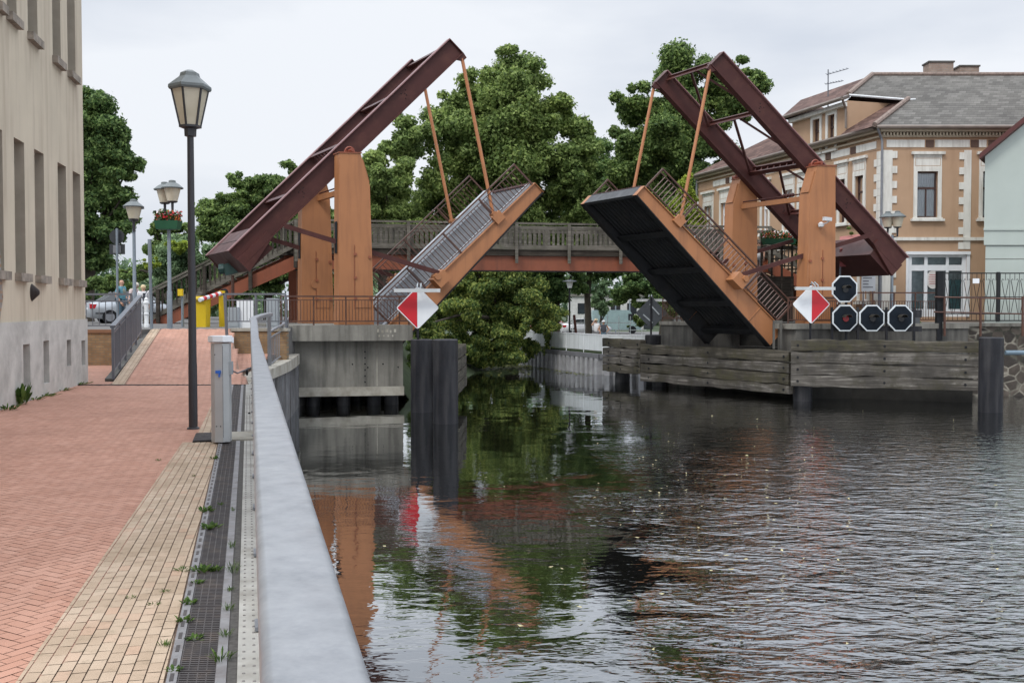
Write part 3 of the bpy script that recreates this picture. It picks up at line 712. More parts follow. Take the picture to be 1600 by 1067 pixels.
for (x, z) in ((-.03, .2), (.02, .2), (-.045, 1.1)): MB().ball(sb+V((x, -.116, z)), .008, 6, 5).build('rivet', M_black, pil)
cab = MB().tube([sb+V((.12, .02, .9)), sb+V((.2, .02, .86)), V((rail_x(14)-.02, 14.0, .93))], .009, 6).build('cable', M_greyrail, None, sb+Z_*.9); tag(cab, 'thin cable running from the service pillar to the railing', 'cable')

# ================================================================== THE DRAWBRIDGE
BO = V((-6.0, 38.0, 0)); BU = V((math.cos(.18), math.sin(.18), 0)); BW = V((-math.sin(.5), math.cos(.5), 0))
SPAN, WID, ZP, HIN, ZHIN = 18.3, 3.87, 7.5, 1.43, 1.154
DECK_L = SPAN/2-HIN-.03
def drawbridge(side):
    s = 1 if side == 'left' else -1; b0 = 0 if side == 'left' else SPAN
    eb = .78; ed = .77 if side == 'left' else .765
    Q = lambda l, w, z: BO+BU*(b0+s*l)+BW*w+Z_*z
    Bm = lambda l, n, w: Q(l*math.cos(eb)-n*math.sin(eb), w, ZP+l*math.sin(eb)+n*math.cos(eb))
    Lf = lambda l, n, w: Q(HIN+l*math.cos(ed)-n*math.sin(ed), w, ZHIN+l*math.sin(ed)+n*math.cos(ed))
    def blk(mb, f, l0, l1, n0, n1, w0, w1, n0b=None, n1b=None):
        """block in a local frame; n0b / n1b: values at the far end"""
        a0, a1 = (n0 if n0b is None else n0b), (n1 if n1b is None else n1b)
        return mb.hexa([f(l0, n0, w0), f(l1, a0, w0), f(l1, a0, w1), f(l0, n0, w1), f(l0, n1, w0), f(l1, a1, w0), f(l1, a1, w1), f(l0, n1, w1)])
    t = thing('drawbridge', ('raised left half of the orange drawbridge, its deck surface showing' if s > 0 else 'raised right half of the orange drawbridge, its black underside showing'), 'drawbridge', Q(0, 0, 1.13), 'halves of the drawbridge')
    # towers
    for (w0, w1, far) in ((-.60, -.04, 0), (WID+.04, WID+.60, 1)):
        prof = [(-.62, 1.13), (.66, 1.13), (.53, 6.2), (.2, 7.36), (-.56, 7.36)]
        col = MB().prism([Q(l, w0, z) for l, z in prof], BW*(w1-w0)).build('tower_column', M_orange, t)
        MB().prism([Q(l, w0-.03, 7.362) for l in (-.6, .24)]+[Q(l, w1+.03, 7.362) for l in (.24, -.6)], Z_*.04).build('cap_plate', M_rust, col)
        # door panel in the front, hatch on the sloping face
        b = MB(); d0 = [(-.02, 1.75), (.54, 1.75), (.49, 4.0), (-.02, 4.0)]
        b.prism([Q(l, w0-.022, z) for l, z in d0], BW*.02); b.build('access_door', M_orange, col)
        b = MB(); 
        for l, z in ((-.02, 2.1), (-.02, 2.85), (-.02, 3.7), (.52, 2.1), (.5, 3.6)): b.box(Q(l, w0-.04, z), (.1, .05, .09), .18)
        b.span(Q(-.05, w0-.025, 1.7), BU*s*.012, BW*.02, Z_*2.35); b.build('hinge', M_rust, col)
        b = MB(); b.prism([Q(.5, w0+.06, 6.33), Q(.5, w1-.06, 6.33), Q(.27, w1-.06, 7.15), Q(.27, w0+.06, 7.15)], BU*s*.045); b.build('hatch_plate', M_orange, col)
        b = MB(); b.span(Q(-.628, w0+.16, 3.75), BU*s*.02, BW*.24, Z_*1.15); b.build('rack_slot', M_black, col)
        b = MB()   # bearing on top
        b.bar(Q(-.3, w1-.12, 7.43), Q(.2, w1-.12, 7.43), .2, .06)
        arc = [Q(-.05+.17*math.cos(k*math.pi/8), w1-.12, 7.45+.2*math.sin(k*math.pi/8)) for k in range(9)]
        b.tube(arc, .035, 6); b.tube([Q(-.05, w0+.1, 7.5), Q(-.05, w1+.3, 7.5)], .07, 8); b.build('bearing', mat('bearing_red', (.22, .05, .025), .5), col)
        if far: MB().tube([Q(-.1, w0-.0, 2.7), Q(-.1, w0-.05, 2.7)], .17, 14).build('round_cover', M_orange, col)
    # tie beam and pulley rod between the towers
    MB().bar(Q(.1, -.1, 6.15), Q(.1, WID+.05, 6.15), .16, .2).build('tie_beam', M_orange, t)
    pr = MB().tube([Q(.1, -.05, 6.35), Q(.1, WID, 6.35)], .03, 6)
    for k in range(4): pr.ball(Q(.1, .9+k*.16, 6.36), .09, 7, 5)
    pr.build('shaft', M_maroon, t)
    # balance beam: two girders
    for w0, w1 in ((0.0, .28), (WID-.28, WID)):
        g = MB(); wm = (w0+w1)/2; L0, L1 = -5.69, 5.70
        blk(g, Bm, L0, L1, -.26, .42, wm-.02, wm+.02); gp = g.build('balance_beam', M_maroon, t)
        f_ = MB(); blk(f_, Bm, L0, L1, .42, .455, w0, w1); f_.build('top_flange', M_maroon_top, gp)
        f_ = MB(); blk(f_, Bm, L0, L1, -.295, -.26, w0, w1); f_.build('bottom_flange', M_maroon, gp)
        f_ = MB()
        blk(f_, Bm, L1-.03, L1, -.26, .42, w0, w1); f_.build('end_plate', M_maroon, gp)
        f_ = MB()
        for lc in (2.95, -2.35): 
            for q in range(5): f_.ball(Bm(lc+.11*(q % 3), .2-.16*(q//3)-.08*(q % 2), w0+.115), .022, 6, 4)
        f_.build('bolts', M_darksteel, gp)
        f_ = MB(); f_.prism([Bm(L1-.35, -.29, w0+.04), Bm(L1+.02, -.29, w0+.04), Bm(L1-.02, -.5, w0+.04), Bm(L1-.2, -.5, w0+.04)], BW*.1); f_.build('pin_bracket', M_maroon, gp)
    for k, lc in enumerate((5.4, 2.75, -2.55)):
        c_ = MB(); blk(c_, Bm, lc-.09, lc+.09, .30, .36, .2, WID-.2); blk(c_, Bm, lc-.012, lc+.012, .12, .30, .2, WID-.2); c_.build('cross_beam', M_maroon, t)
    la = MB()   # lattice cross girder over the pivot
    for n_ in (.36, .02): blk(la, Bm, -.1, .1, n_, n_+.06, .2, WID-.2)
    for k in range(9):
        w_ = .35+k*.38; la.bar(Bm(0, .05, w_), Bm(0, .38, w_+.2), .05, .05)
    la.build('lattice_girder', M_maroon, t)
    for a_, c_ in ((5.4, 2.75), (2.75, .1), (-.1, -2.5)):
        for w_ in (.25, WID-.25):
            MB().bar(Bm(a_, .2, WID/2+(.15 if w_ > 1 else -.15)), Bm(c_, .1, w_), .09, .09).build('brace', M_maroon, t)
    cw = MB(); blk(cw, Bm, -5.66, -4.45, -.62, .425, .16, WID-.16); cwo = cw.build('counterweight', M_maroon, t)
    for w0 in (.02, WID-.02): MB().hexa([Bm(-5.69, -.62, w0-.012), Bm(-4.2, -.3, w0-.012), Bm(-4.2, -.3, w0+.1), Bm(-5.69, -.62, w0+.1), Bm(-5.69, .0, w0-.012), Bm(-4.2, .0, w0-.012), Bm(-4.2, .0, w0+.1), Bm(-5.69, .0, w0+.1)]).build('side_plate', M_maroon, cwo)
    c3 = MB(); blk(c3, Bm, -5.1, -5.08, .425, .435, .3, WID-.3); c3.build('seam', M_black, cwo)
    # rack struts from the deck through the towers
    for w_ in (-.3, WID+.3):
        MB().bar(Q(-2.45, w_, 4.72), Q(3.18, w_, 3.05), .12, .17).build('rack_strut', M_maroon, t)
        b = MB(); blk(b, Lf, 2.2, 2.75, -.28, .16, w_-.14, w_+.3 if w_ < 1 else w_+.14); b.tube([Lf(2.4, .12, w_-.2), Lf(2.4, .12, w_+.2)], .13, 10); b.build('strut_bracket', M_orange, t)
    # hanger rods
    for w_ in (.1, WID-.1):
        MB().tube([Bm(5.55, -.42, w_), Lf(5.75, .22, w_-.02)], .065, 8).build('hanger_rod', M_rod, t)
        b = MB(); blk(b, Lf, 5.55, 5.95, -.16, .2, w_-.2, w_-.06); b.tube([Lf(5.75, .2, w_-.18), Lf(5.75, .2, w_+.12)], .11, 10); b.build('hanger_bracket', M_orange, t)
    # leaf: two girders, deck plate, ribs, cross girders
    for w0, w1, dr in ((0.0, .10, -1), (WID-.10, WID, 1)):
        g = MB(); blk(g, Lf, -.45, DECK_L, -.86, -.03, w0+.03, w1-.03, -.46, -.03); go = g.build('leaf_girder', M_orange, t)
        f_ = MB(); blk(f_, Lf, -.45, DECK_L, -.03, 0, w0-.05, w1+.05); f_.build('flange', M_orange, go); f_ = MB(); blk(f_, Lf, -.45, DECK_L, -.90, -.862, w0-.06, w1+.14, -.5, -.462); f_.build('lower_flange', M_darksteel, go); wi_ = (w1-.028, w1+.0) if dr < 0 else (w0+.0, w0+.028); f_ = MB(); blk(f_, Lf, -.45, DECK_L-.1, -.85, -.1, wi_[0], wi_[1], -.455, -.1); f_.build('inner_plate', M_darksteel, go)
        f_ = MB(); blk(f_, Lf, DECK_L, DECK_L+.015, -.5, 0, w0-.06, w1+.08); f_.build('end_plate', M_orange, go)
        f_ = MB(); blk(f_, Lf, .9, .93, -.8, -.03, w0+.0, w0+.03); f_.build('stiffener', M_orange, go)
    d_ = MB(); blk(d_, Lf, -.4, DECK_L, -.10, -.055, .1, WID-.1); dk = d_.build('deck_plate', M_darksteel, t)
    r_ = MB()
    for k in range(13):
        w_ = .32+k*(WID-.64)/12; r_.hexa([Lf(-.3, -.34, w_-.05), Lf(DECK_L-.14, -.34, w_-.05), Lf(DECK_L-.14, -.34, w_+.05), Lf(-.3, -.34, w_+.05), Lf(-.3, -.1, w_-.1), Lf(DECK_L-.14, -.1, w_-.1), Lf(DECK_L-.14, -.1, w_+.1), Lf(-.3, -.1, w_+.1)])
    r_.build('ribs', M_darksteel, dk)
    for lc in (.15, 1.75, 3.6, 5.55):
        c_ = MB(); blk(c_, Lf, lc-.02, lc+.02, -.66+.04*lc, -.1, .1, WID-.1); blk(c_, Lf, lc-.14, lc+.14, -.7+.04*lc, -.66+.04*lc, .1, WID-.1); c_.build('cross_girder', M_darksteel, dk)
    b = MB(); blk(b, Lf, DECK_L-.12, DECK_L+.012, -.46, -.0, .1, WID-.1); b.build('tip_beam', mat('tip_steel', (.03, .033, .037), .5, var=.3), dk)
    b = MB(); 
    for k in range(30): blk(b, Lf, DECK_L-.1, DECK_L+.03, .0, .035, .2+k*.118, .26+k*.118)
    b.build('comb_teeth', M_maroon, dk)
    b = MB(); blk(b, Lf, -.3, DECK_L-.12, -.055, -.02, .1, WID-.1); b.build('road_surface', M_deck, t)
    b = MB(); blk(b, Lf, -.2, DECK_L-.1, -.02, .07, .1, .36); b.build('kerb', M_kerb, t)
    b = MB(); blk(b, Lf, -.2, DECK_L-.1, -.02, .20, WID-.62, WID-.1); b.build('kerb', M_kerb, t)
    # railings on the leaf
    for w_ in (.02, WID-.02):
        rl = MB(); blk(rl, Lf, .0, DECK_L-.05, 1.0, 1.05, w_-.035, w_+.035); ro = rl.build('deck_railing', M_brownrail, t)
        b = MB(); blk(b, Lf, .0, DECK_L-.05, .10, .135, w_-.02, w_+.02); b.build('lower_rail', M_brownrail, ro)
        b = MB(); blk(b, Lf, .0, DECK_L-.05, .86, .89, w_-.015, w_+.015); b.build('upper_rail', M_brownrail, ro)
        for k in range(5):
            lc = .03+k*(DECK_L-.11)/4; b = MB(); blk(b, Lf, lc-.03, lc+.03, 0, 1.0, w_-.03, w_+.03); b.build('post', M_brownrail, ro)
        m_b = M_brownrail if s > 0 else mat('glint_baluster_paint', (.2, .13, .11), .4, .2)  # glints on the right leaf's balusters put into a paler paint
        for k in range(44):
            lc = .15+k*(DECK_L-.35)/44; b = MB(); blk(b, Lf, lc-.011, lc+.011, .12, .87, w_-.011, w_+.011); b.build('baluster', m_b, ro)
    if s < 0:   # cctv on the near tower
        cc = MB(); p = P(1283, 351, 40.6); c0_ = P(1292, 343, 40.4); 
        cc.lathe(p, [(.02, -.12), (.11, -.08), (.12, .04), (.03, .1)], 10); cc.tube([p, p+V((.18, -.1, .05)), c0_+V((.12, 0, -.05))], .025, 6)
        cc.bar(c0_-X_*.16+V((0, -.1, .02)), c0_+X_*.16+V((0, .0, 0)), .15, .14); cc.build('security_camera', mat('camera_housing', (.55, .56, .57), .4), t)
    return t, Q, Lf
DBL, QL, LL = drawbridge('left')
DBR, QR, LR = drawbridge('right')

# ================================================================== ABUTMENTS
ab = thing('bridge_abutment', 'grey concrete abutment on dark piles under the left half of the drawbridge', 'abutment', QL(0, 0, 0))
q = lambda b, w, z: BO+BU*b+BW*w+Z_*z
def qblock(mb, b0, b1, w0, w1, z0, z1): return mb.hexa([q(b0, w0, z0), q(b1, w0, z0), q(b1, w1, z0), q(b0, w1, z0), q(b0, w0, z1), q(b1, w0, z1), q(b1, w1, z1), q(b0, w1, z1)])
qblock(MB(), -2.9, 1.78, -1.35, 5.4, .56, 1.125).build('deck_slab', M_conc, ab)
wl_ = qblock(MB(), -2.6, 1.58, -.95, 4.9, -1.12, .56).build('wall', M_conc, ab)
qblock(MB(), -2.6, 1.6, -1.0, 4.9, -1.45, -1.122).build('footing', M_conc_lt, ab)
f_ = MB()
f_.span(q(.62, -.955, -1.1), BU*.03, BW*.02, Z_*1.64); f_.build('joint', M_conc_lt, wl_)
f_ = MB()
for k in range(6): f_.tube([q(.2+.0*k, -.96, -.95+k*.22), q(.2, -.93, -.95+k*.22)], .03, 6)
for k in range(4): f_.tube([q(-.25+k*.55, -.96, -.3-.12*(k % 2)), q(-.25+k*.55, -.93, -.3-.12*(k % 2))], .03, 6)
f_.build('anchor_hole', M_black, wl_)
f_ = MB()      # worn raised marks cast in the edge of the slab
for k in range(5): f_.span(q(.5+k*.15, -1.358, .86-.02*(k % 2)), BU*(.06+.02*(k % 3)), BW*.012, Z_*(.12-.02*(k % 2)))
for k in range(4): f_.span(q(.55+k*.16, -1.358, .7), BU*.05, BW*.012, Z_*.07)
f_.build('cast_mark', M_conc_lt, ab)
for b_ in (-2.2, -1.5, -.4, .7, 1.35):
    for w_ in (-.4, 1.6): MB().tube([q(b_, w_, -2.8), q(b_, w_, -1.44)], .26, 12).build('pile', M_pile, ab)
ar = thing('bridge_abutment', 'stained concrete abutment blocks either side of the raised right deck', 'abutment', QR(0, 0, 0))
qr = lambda l, w, z: QR(l, w, z)
def rblock(mb, l0, l1, w0, w1, z0, z1): return mb.hexa([qr(l0, w0, z0), qr(l1, w0, z0), qr(l1, w1, z0), qr(l0, w1, z0), qr(l0, w0, z1), qr(l1, w0, z1), qr(l1, w1, z1), qr(l0, w1, z1)])
rblock(MB(), -6, 1.45, -1.1, -.1, -.6, 1.12).build('side_block', M_conc_dk, ar)
rblock(MB(), -6, 1.62, -1.16, -.1, .92, 1.13).build('side_coping', M_conc, ar)
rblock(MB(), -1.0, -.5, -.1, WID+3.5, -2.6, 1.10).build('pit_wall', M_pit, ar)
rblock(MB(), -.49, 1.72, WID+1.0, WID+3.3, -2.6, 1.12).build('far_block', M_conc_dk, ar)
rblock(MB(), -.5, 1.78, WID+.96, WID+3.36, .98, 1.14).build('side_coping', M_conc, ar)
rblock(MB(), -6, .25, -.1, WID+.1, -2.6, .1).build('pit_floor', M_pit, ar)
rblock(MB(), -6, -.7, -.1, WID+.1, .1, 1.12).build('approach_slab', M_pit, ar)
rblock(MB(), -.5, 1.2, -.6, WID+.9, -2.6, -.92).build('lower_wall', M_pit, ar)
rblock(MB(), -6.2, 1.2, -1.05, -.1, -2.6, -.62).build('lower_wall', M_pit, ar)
bb = MB()      # steel guide frame beside the near block
for (px, a, b) in ((1209, 505, 545), (1220, 503, 545)): bb.bar(P(px, a, 40.3), P(px, b, 40.3), .08, .08)
bb.bar(P(1208, 503, 40.3), P(1222, 503, 40.3), .1, .12); bb.build('guide_frame', M_conc_dk, ar)

# railings on the abutments (brown)
def brown_rail(label, p0, p1, n, h=1.03, npst=4, grp=None):
    p0, p1 = V(p0), V(p1); t = thing('bridge_railing', label, 'railing', p0, grp)
    MB().bar(p0+Z_*h, p1+Z_*h, .07, .055).build('handrail', M_brownrail, t)
    MB().bar(p0+Z_*.14, p1+Z_*.14, .04, .045).build('lower_rail', M_brownrail, t)
    MB().bar(p0+Z_*.9, p1+Z_*.9, .03, .03).build('upper_rail', M_brownrail, t)
    for k in range(npst): MB().bar(p0.lerp(p1, k/(npst-1)), p0.lerp(p1, k/(npst-1))+Z_*h, .05, .05).build('post', M_brownrail, t)
    for k in range(1, n): x = p0.lerp(p1, k/n); MB().bar(x+Z_*.15, x+Z_*.9, .02, .02).build('baluster', M_brownrail, t)
    return t
brown_rail('brown railing along the left concrete abutment in front of the orange towers', q(-2.85, -1.25, 1.125), q(1.7, -1.25, 1.125), 40, npst=5)
brown_rail('brown railing end across the left abutment beside the raised deck', q(1.7, -1.2, 1.125), q(1.7, -.3, 1.125), 8, npst=2)
brown_rail('short brown railing on the far concrete block behind the black deck underside', qr(1.7, WID+1.1, 1.14), qr(1.7, WID+3.2, 1.14), 18, npst=3)
brown_rail('brown railing between the right deck and the octagonal signal boards', qr(1.4, -.6, 1.13), qr(-.75, -.6, 1.13), 24, npst=3)
brown_rail('brown railing behind the octagonal signal boards ending at the black post', P(1330, 505, 42.2), P(1463, 505, 42.2), 32, npst=5, h=1.25)

# ================================================================== PILES, FENDERS, SIGNALS
M_timber = wood_mat('grey_fender_timber', (.085, .076, .066), (.30, .28, .25), (.05, .045, .03))
M_moss = wood_mat('mossy_fender_timber', (.06, .053, .04), (.18, .16, .13), (.055, .05, .026))
def pile(name, label, c, r, ztop, group='black mooring piles'):
    b = MB(); b.lathe((c[0], c[1], 0), [(r, -3.2), (r, ztop-.03), (r-.03, ztop), (r-.06, ztop), (r-.09, ztop-.02), (.02, ztop+.01)], 22)
    o = b.build(name, M_pile, None, (c[0], c[1], ZW)); return tag(o, label, 'pile', group)
pa, pb_, pc = G(695, 663, ZW), G(658, 645, ZW), G(1555.5, 645, ZW)
pile('mooring_pile', 'front black round pile of the pair beside the left abutment', (pa.x, pa.y+.38), .39, P(695, 530, pa.y+.38).z)
pile('mooring_pile', 'rear black round pile carrying the red and white diamond sign', (pb_.x, pb_.y+.38), .39, P(658, 530, pb_.y+.38).z)
pile('mooring_pile', 'tall black round pile at the right end of the long timber fender', (pc.x, pc.y+.38), .40, P(1555, 527, pc.y+.38).z)
def warped_beam(a, b, h, th, seed, sag=.055):
    """a weathered square timber from a to b (bottom front edge), uneven along its length"""
    r = random.Random(seed); a, b = V(a), V(b); d = (b-a); n = V((d.y, -d.x, 0)).normalized(); n = n if n.y < 0 else -n
    mb = MB(); m = 15; vs = []
    for i in range(m+1):
        p = a+d*(i/m)+n*r.uniform(-.014, .014); lo, hi = r.uniform(-sag, sag)*.6, h+r.uniform(-sag, sag)*.6
        c = .012
        vs += [p+Z_*(lo+c), p+Z_*(hi-c*1.5), p-n*.02+Z_*hi, p-n*th+Z_*hi, p-n*th+Z_*lo, p-n*.02+Z_*lo]
    k = 6
    mb.add(vs, [(i*k+j, (i+1)*k+j, (i+1)*k+(j+1) % k, i*k+(j+1) % k) for i in range(m) for j in range(k)]+[tuple(range(k)), tuple(range(m*k+k-1, m*k-1, -1))])
    return mb
def fender(label, p0, p1, ztops, hs, mats, bolts=True, seed=1, posts=()):
    p0, p1 = V((p0[0], p0[1], 0)), V((p1[0], p1[1], 0)); t = thing('timber_fender', label, 'fender', p0, 'timber fenders of the passage')
    d = (p1-p0).normalized(); n = V((d.y, -d.x, 0)); n = n if n.y < 0 else -n
    z = ztops
    for k, h in enumerate(hs):
        z -= h+.035; bm = warped_beam(p0+Z_*z, p1+Z_*z, h, .3, seed*10+k); bo = bm.build('beam', mats[k % len(mats)], t, ang=50)
        if bolts:
            for e in (p0+d*.25, p1-d*.6, p0.lerp(p1, .5)): c_ = e+Z_*(z+h*.5)+n*.02; MB().tube([c_, c_-n*.06], .045, 8).build('bolt', M_black, bo)
    for f_ in posts:
        p = p0.lerp(p1, f_)-n*.62; MB().lathe((p.x, p.y, 0), [(.36, -3), (.36, ztops-.35)], 16).build('pile', M_pile, t)
    return t
FR0, FR1, FL1, FE1 = V((10.62, 38.95, 0)), V((16.95, 36.75, 0)), V((5.9, 47.0, 0)), V((4.45, 50.3, 0))
fender('long grey timber fender of four beams running to the right pile', FR0, FR1, .57, [.41, .43, .42, .40], [M_moss, M_timber, M_timber, M_timber], posts=(.06,), seed=3)
fender('middle timber fender in front of the black deck underside', FR0+V((-.0, .32, 0)), FL1, .12, [.42, .38, .40, .36], [M_moss, M_timber, M_moss, M_timber], posts=(.93,), seed=4)
fender('short end section of the timber fender nearest the white quay', FL1+V((0, .1, 0)), FE1, .30, [.40, .38, .36, .34], [M_moss, M_timber, M_timber, M_moss], posts=(.75,), seed=5)
fl0 = G(716, 640, ZW); fender('short dark timber fender sticking out beside the left pile pair', (P(714.5, 600, 34.5).x, 34.5), (P(727, 600, 36).x-.1, 39.5), P(720, 543, 34.5).z, [.38, .38, .36, .38], [M_moss], bolts=False, seed=6)
# backing behind the fenders: concrete foot, the void's shade put into its colour
o = MB()
o.prism([V((11.3, 41.6, -2.6)), V((17.4, 38.6, -2.6)), V((17.4, 38.6, -.55)), V((11.3, 41.6, -.3))], (.6, 1.6, 0))
o = o.build('wall', M_pit, None, (14, 40, -2)); o.name = 'quay_foot_wall'; tag(o, 'dark concrete foot, shade in its colour, behind the long timber fender', 'wall')

def rounded_poly(c, ax, ay, pts, rad):
    """rounded polygon in plane (ax, ay)"""
    out_ = []; n = len(pts)
    for i in range(n):
        p = np.array(pts[i]); a = np.array(pts[i-1])-p; b = np.array(pts[(i+1) % n])-p; a = a/np.linalg.norm(a); b = b/np.linalg.norm(b)
        for k in range(5): 
            t = k/4; q0_ = p+a*rad; q1_ = p+b*rad; out_.append(tuple((1-t)**2*q0_+2*t*(1-t)*p+t*t*q1_))
    return [V(c)+ax*x+ay*y for x, y in out_]
def diamond(label, c, hw, yaw, mirror=False, base=None, lampside=1, back=False):
    c = V(c); t = thing('navigation_sign', label, 'sign', base, 'diamond navigation signs')
    ax = V((math.cos(yaw), math.sin(yaw), 0)); nn = V((ax.y, -ax.x, 0)); s = -1 if mirror else 1      # nn faces the reader
    full = rounded_poly(c, ax, Z_, [(-hw, 0), (0, -hw), (hw, 0), (0, hw)], .09)
    MB().prism(full, -nn*.04).build('board', M_white if not back else mat('sign_back_grey', (.055, .062, .07), .5, .3, var=.2), t)
    if not back or True:
        k = hw*.93
        MB().prism([V(p)+nn*.004 for p in rounded_poly(c, ax, Z_, ([(-k*s, 0), (-.012*s, -k+.0), (-.012*s, k)] if s > 0 else [(.012, k), (.012, -k), (k, 0)]), .035)], nn*.004).build('red_half', M_red, t)
    MB().tube([V((c.x, c.y, base[2]))-nn*.09, c-nn*.09+Z_*hw*1.02], .045, 8).build('post', M_pile, t)
    b = MB(); b.bar(c-nn*.06-ax*hw*.5-Z_*hw*.1, c-nn*.06+ax*hw*.1+Z_*hw*.55, .04, .05)
    b.bar(c-nn*.06+ax*hw*.5-Z_*.1*hw, c-nn*.06-ax*hw*.1-Z_*hw*.62, .04, .05); b.build('bracket', M_greybox, t)
    lb = MB(); lc = c+Z_*hw*.79+nn*.32; lb.bar(lc-ax*.78, lc+ax*.78, .14, .12); lb.build('lamp_bar', mat('lamp_bar_grey', (.5, .52, .52), .45, .2), t)
    la = MB(); la.tube([c-nn*.08+Z_*hw*.98, c-nn*.0+Z_*hw*1.12, lc+Z_*.12, lc], .022, 6); la.tube([c-nn*.08+Z_*hw*.98+ax*.12, c+Z_*hw*1.12+ax*.12, lc+Z_*.12+ax*.12, lc+ax*.12], .022, 6); la.build('lamp_arm', M_greybox, t)
    return t
sc_ = P(652.5, 481, pb_.y+.22); diamond('red and white diamond sign with red left half beside the left deck', sc_, .74, .05, False, (sc_.x, sc_.y, P(658, 530, pb_.y+.38).z-.04))
sc_ = P(1268, 475.5, 39.4); diamond('red and white diamond sign with red right half beside the octagonal signals', sc_, .76, .12, True, (sc_.x, sc_.y, .35))
sc_ = P(1018, 489, 48.3); diamond('dark back of a diamond sign standing on the black drum', sc_, .76, math.pi-.35, True, (sc_.x, sc_.y, .28), back=True)
d_ = P(1021, 540, 48.4); o = MB().lathe((d_.x, d_.y, 0), [(.34, -2.9), (.36, -.1), (.40, -.08), (.40, .46), (.36, .49), (.02, .49)], 18).build('mooring_pile', M_pile, None, (d_.x, d_.y, ZW)); tag(o, 'black drum topped pile under the grey back of a diamond sign', 'pile', 'black mooring piles')
# octagonal signal boards
sg = thing('signal_mast', 'group of four black octagonal signal boards with white rims', 'signal', P(1340, 530, 39.6))
M_rim = mat('board_rim_white', (.62, .66, .68), .5, var=.08)
M_board = mat('signal_board_black', (.007, .011, .017), .5, var=.4, spec=.15)
ax = V((math.cos(.12), math.sin(.12), 0)); nn = V((ax.y, -ax.x, 0))
m = NM('signal_lens'); M_lens = m.fin((.02, .02, .02), .15)
m = NM('signal_lens_red'); M_lensr = m.fin((.28, .012, .015), .2)
for i, (px, py) in enumerate(((1320, 451.5), (1320.5, 497), (1362.5, 497), (1407, 497))):
    c = P(px, py, 39.6); r = .55
    octo = lambda r_, off: [c+nn*off+ax*r_*math.cos(R(22.5+45*k))+Z_*r_*math.sin(R(22.5+45*k)) for k in range(8)]
    bo = MB().prism(octo(r, 0), -nn*.05).build('signal_board', M_rim, sg)
    MB().prism(octo(r*.9, .008), -nn*.006).build('face', M_board, bo)
    lc = c+nn*.01-Z_*.02+ax*.02
    MB().prism([lc+ax*.12*math.cos(k*math.pi/8)+Z_*.12*math.sin(k*math.pi/8) for k in range(16)], nn*.03).build('lens', M_lensr if i == 1 else M_lens, bo)
    vs = MB(); m_ = 9
    pt = lambda k, dd, rr: lc+ax*rr*math.cos(R(20+140*k/(m_-1)))+Z_*rr*math.sin(R(20+140*k/(m_-1)))*1.0+nn*dd
    for k in range(m_-1):
        l0, l1 = .34-.12*abs(k/(m_-1)-.5), .34-.12*abs((k+1)/(m_-1)-.5)
        vs.hexa([pt(k, 0, .15), pt(k+1, 0, .15), pt(k+1, l1, .15), pt(k, l0, .15), pt(k, 0, .165), pt(k+1, 0, .165), pt(k+1, l1, .165), pt(k, l0, .165)])
    for v_ in range(len(vs.v)): pass
    vs.build('visor', mat('visor_bronze', (.05, .045, .036), .4, .3), bo)
c = P(1362, 497, 39.75); fr = MB(); fr.bar(P(1300, 490, 39.8), P(1440, 490, 39.8), .06, .3); fr.bar(P(1300, 512, 39.8), P(1440, 514, 39.8), .06, .2)
for px in (1300, 1340, 1385, 1428): fr.bar(P(px, 540, 39.8), P(px, 480, 39.8), .08, .08)
fr.bar(P(1322, 540, 39.8), P(1322, 440, 39.8), .08, .08); fr.build('support_frame', M_pile, sg)
b = MB(); b.span(P(1297, 484, 41.0)-Z_*1.1, X_*3.6, Y_*.5, Z_*.95); b = b.build('machine_box', mat('box_dark', (.06, .065, .07), .6), None, P(1297, 484, 41)); tag(b, 'long dark grey cabinet behind the octagonal signal boards', 'cabinet')
# stone wall on the right bank with pipes, ledge and iron fence
def stone_mat():
    m = NM('field_stone'); vec = m.mapping((2.1, 2.1, 2.5))
    v = m.n.new('ShaderNodeTexVoronoi'); v.feature = 'DISTANCE_TO_EDGE'; v.inputs['Scale'].default_value = 1.0; m.link(vec, v.inputs['Vector'])
    v2 = m.n.new('ShaderNodeTexVoronoi'); v2.inputs['Scale'].default_value = 1.0; m.link(vec, v2.inputs['Vector'])
    hs = m.n.new('ShaderNodeSeparateColor'); m.link(v2.outputs['Color'], hs.inputs[0])
    c = m.ramp(hs.outputs[0], [(0, (.03, .026, .023)), (.6, (.075, .06, .048)), (1, (.13, .11, .09))])
    c = m.mix(.7, c, m.ramp(m.noise(4, 5), [(.3, .5), (.7, 1.2)]), 'MULTIPLY')
    c = m.mix(m.ramp(v.outputs['Distance'], [(.02, 1), (.09, 0)]), c, m.ramp(m.noise(1.6, 4), [(.4, (.035, .035, .025)), (.62, (.24, .22, .18))]))
    m.bump(v.outputs['Distance'], .7, .08); return m.fin(c, .9)
wa = thing('stone_wall', 'dark field stone river wall with pale mortar below the iron fence', 'wall', (20, 41, 0))
b = MB(); b.prism([V((15.0, 41.6, -2.6)), V((60, 40.2, -2.6)), V((60, 40.2, 1.0)), V((15.0, 41.6, 1.0))], (.1, 1.8, 0)); b.build('stonework', stone_mat(), wa)
b = MB(); b.prism([V((17.0, 41.45, 1.001)), V((60, 40.1, 1.001)), V((60, 40.1, 1.12)), V((17.0, 41.45, 1.12))], (.1, 1.9, 0)); b.build('coping', M_conc, wa)
o = MB().tube([P(1571, 551, 39), P(1640, 551, 39)], .09, 8).build('pipe', mat('blue_grey_pipe', (.12, .17, .21), .5), None, P(1571, 551, 39)); tag(o, 'horizontal blue grey pipe on the stone wall behind the right pile', 'pipe')
pr_ = thing('pipe_railing', 'thin rusty pipe railing leaning in front of the ornate iron fence', 'railing', P(1470, 520, 41))
yy = 41.0
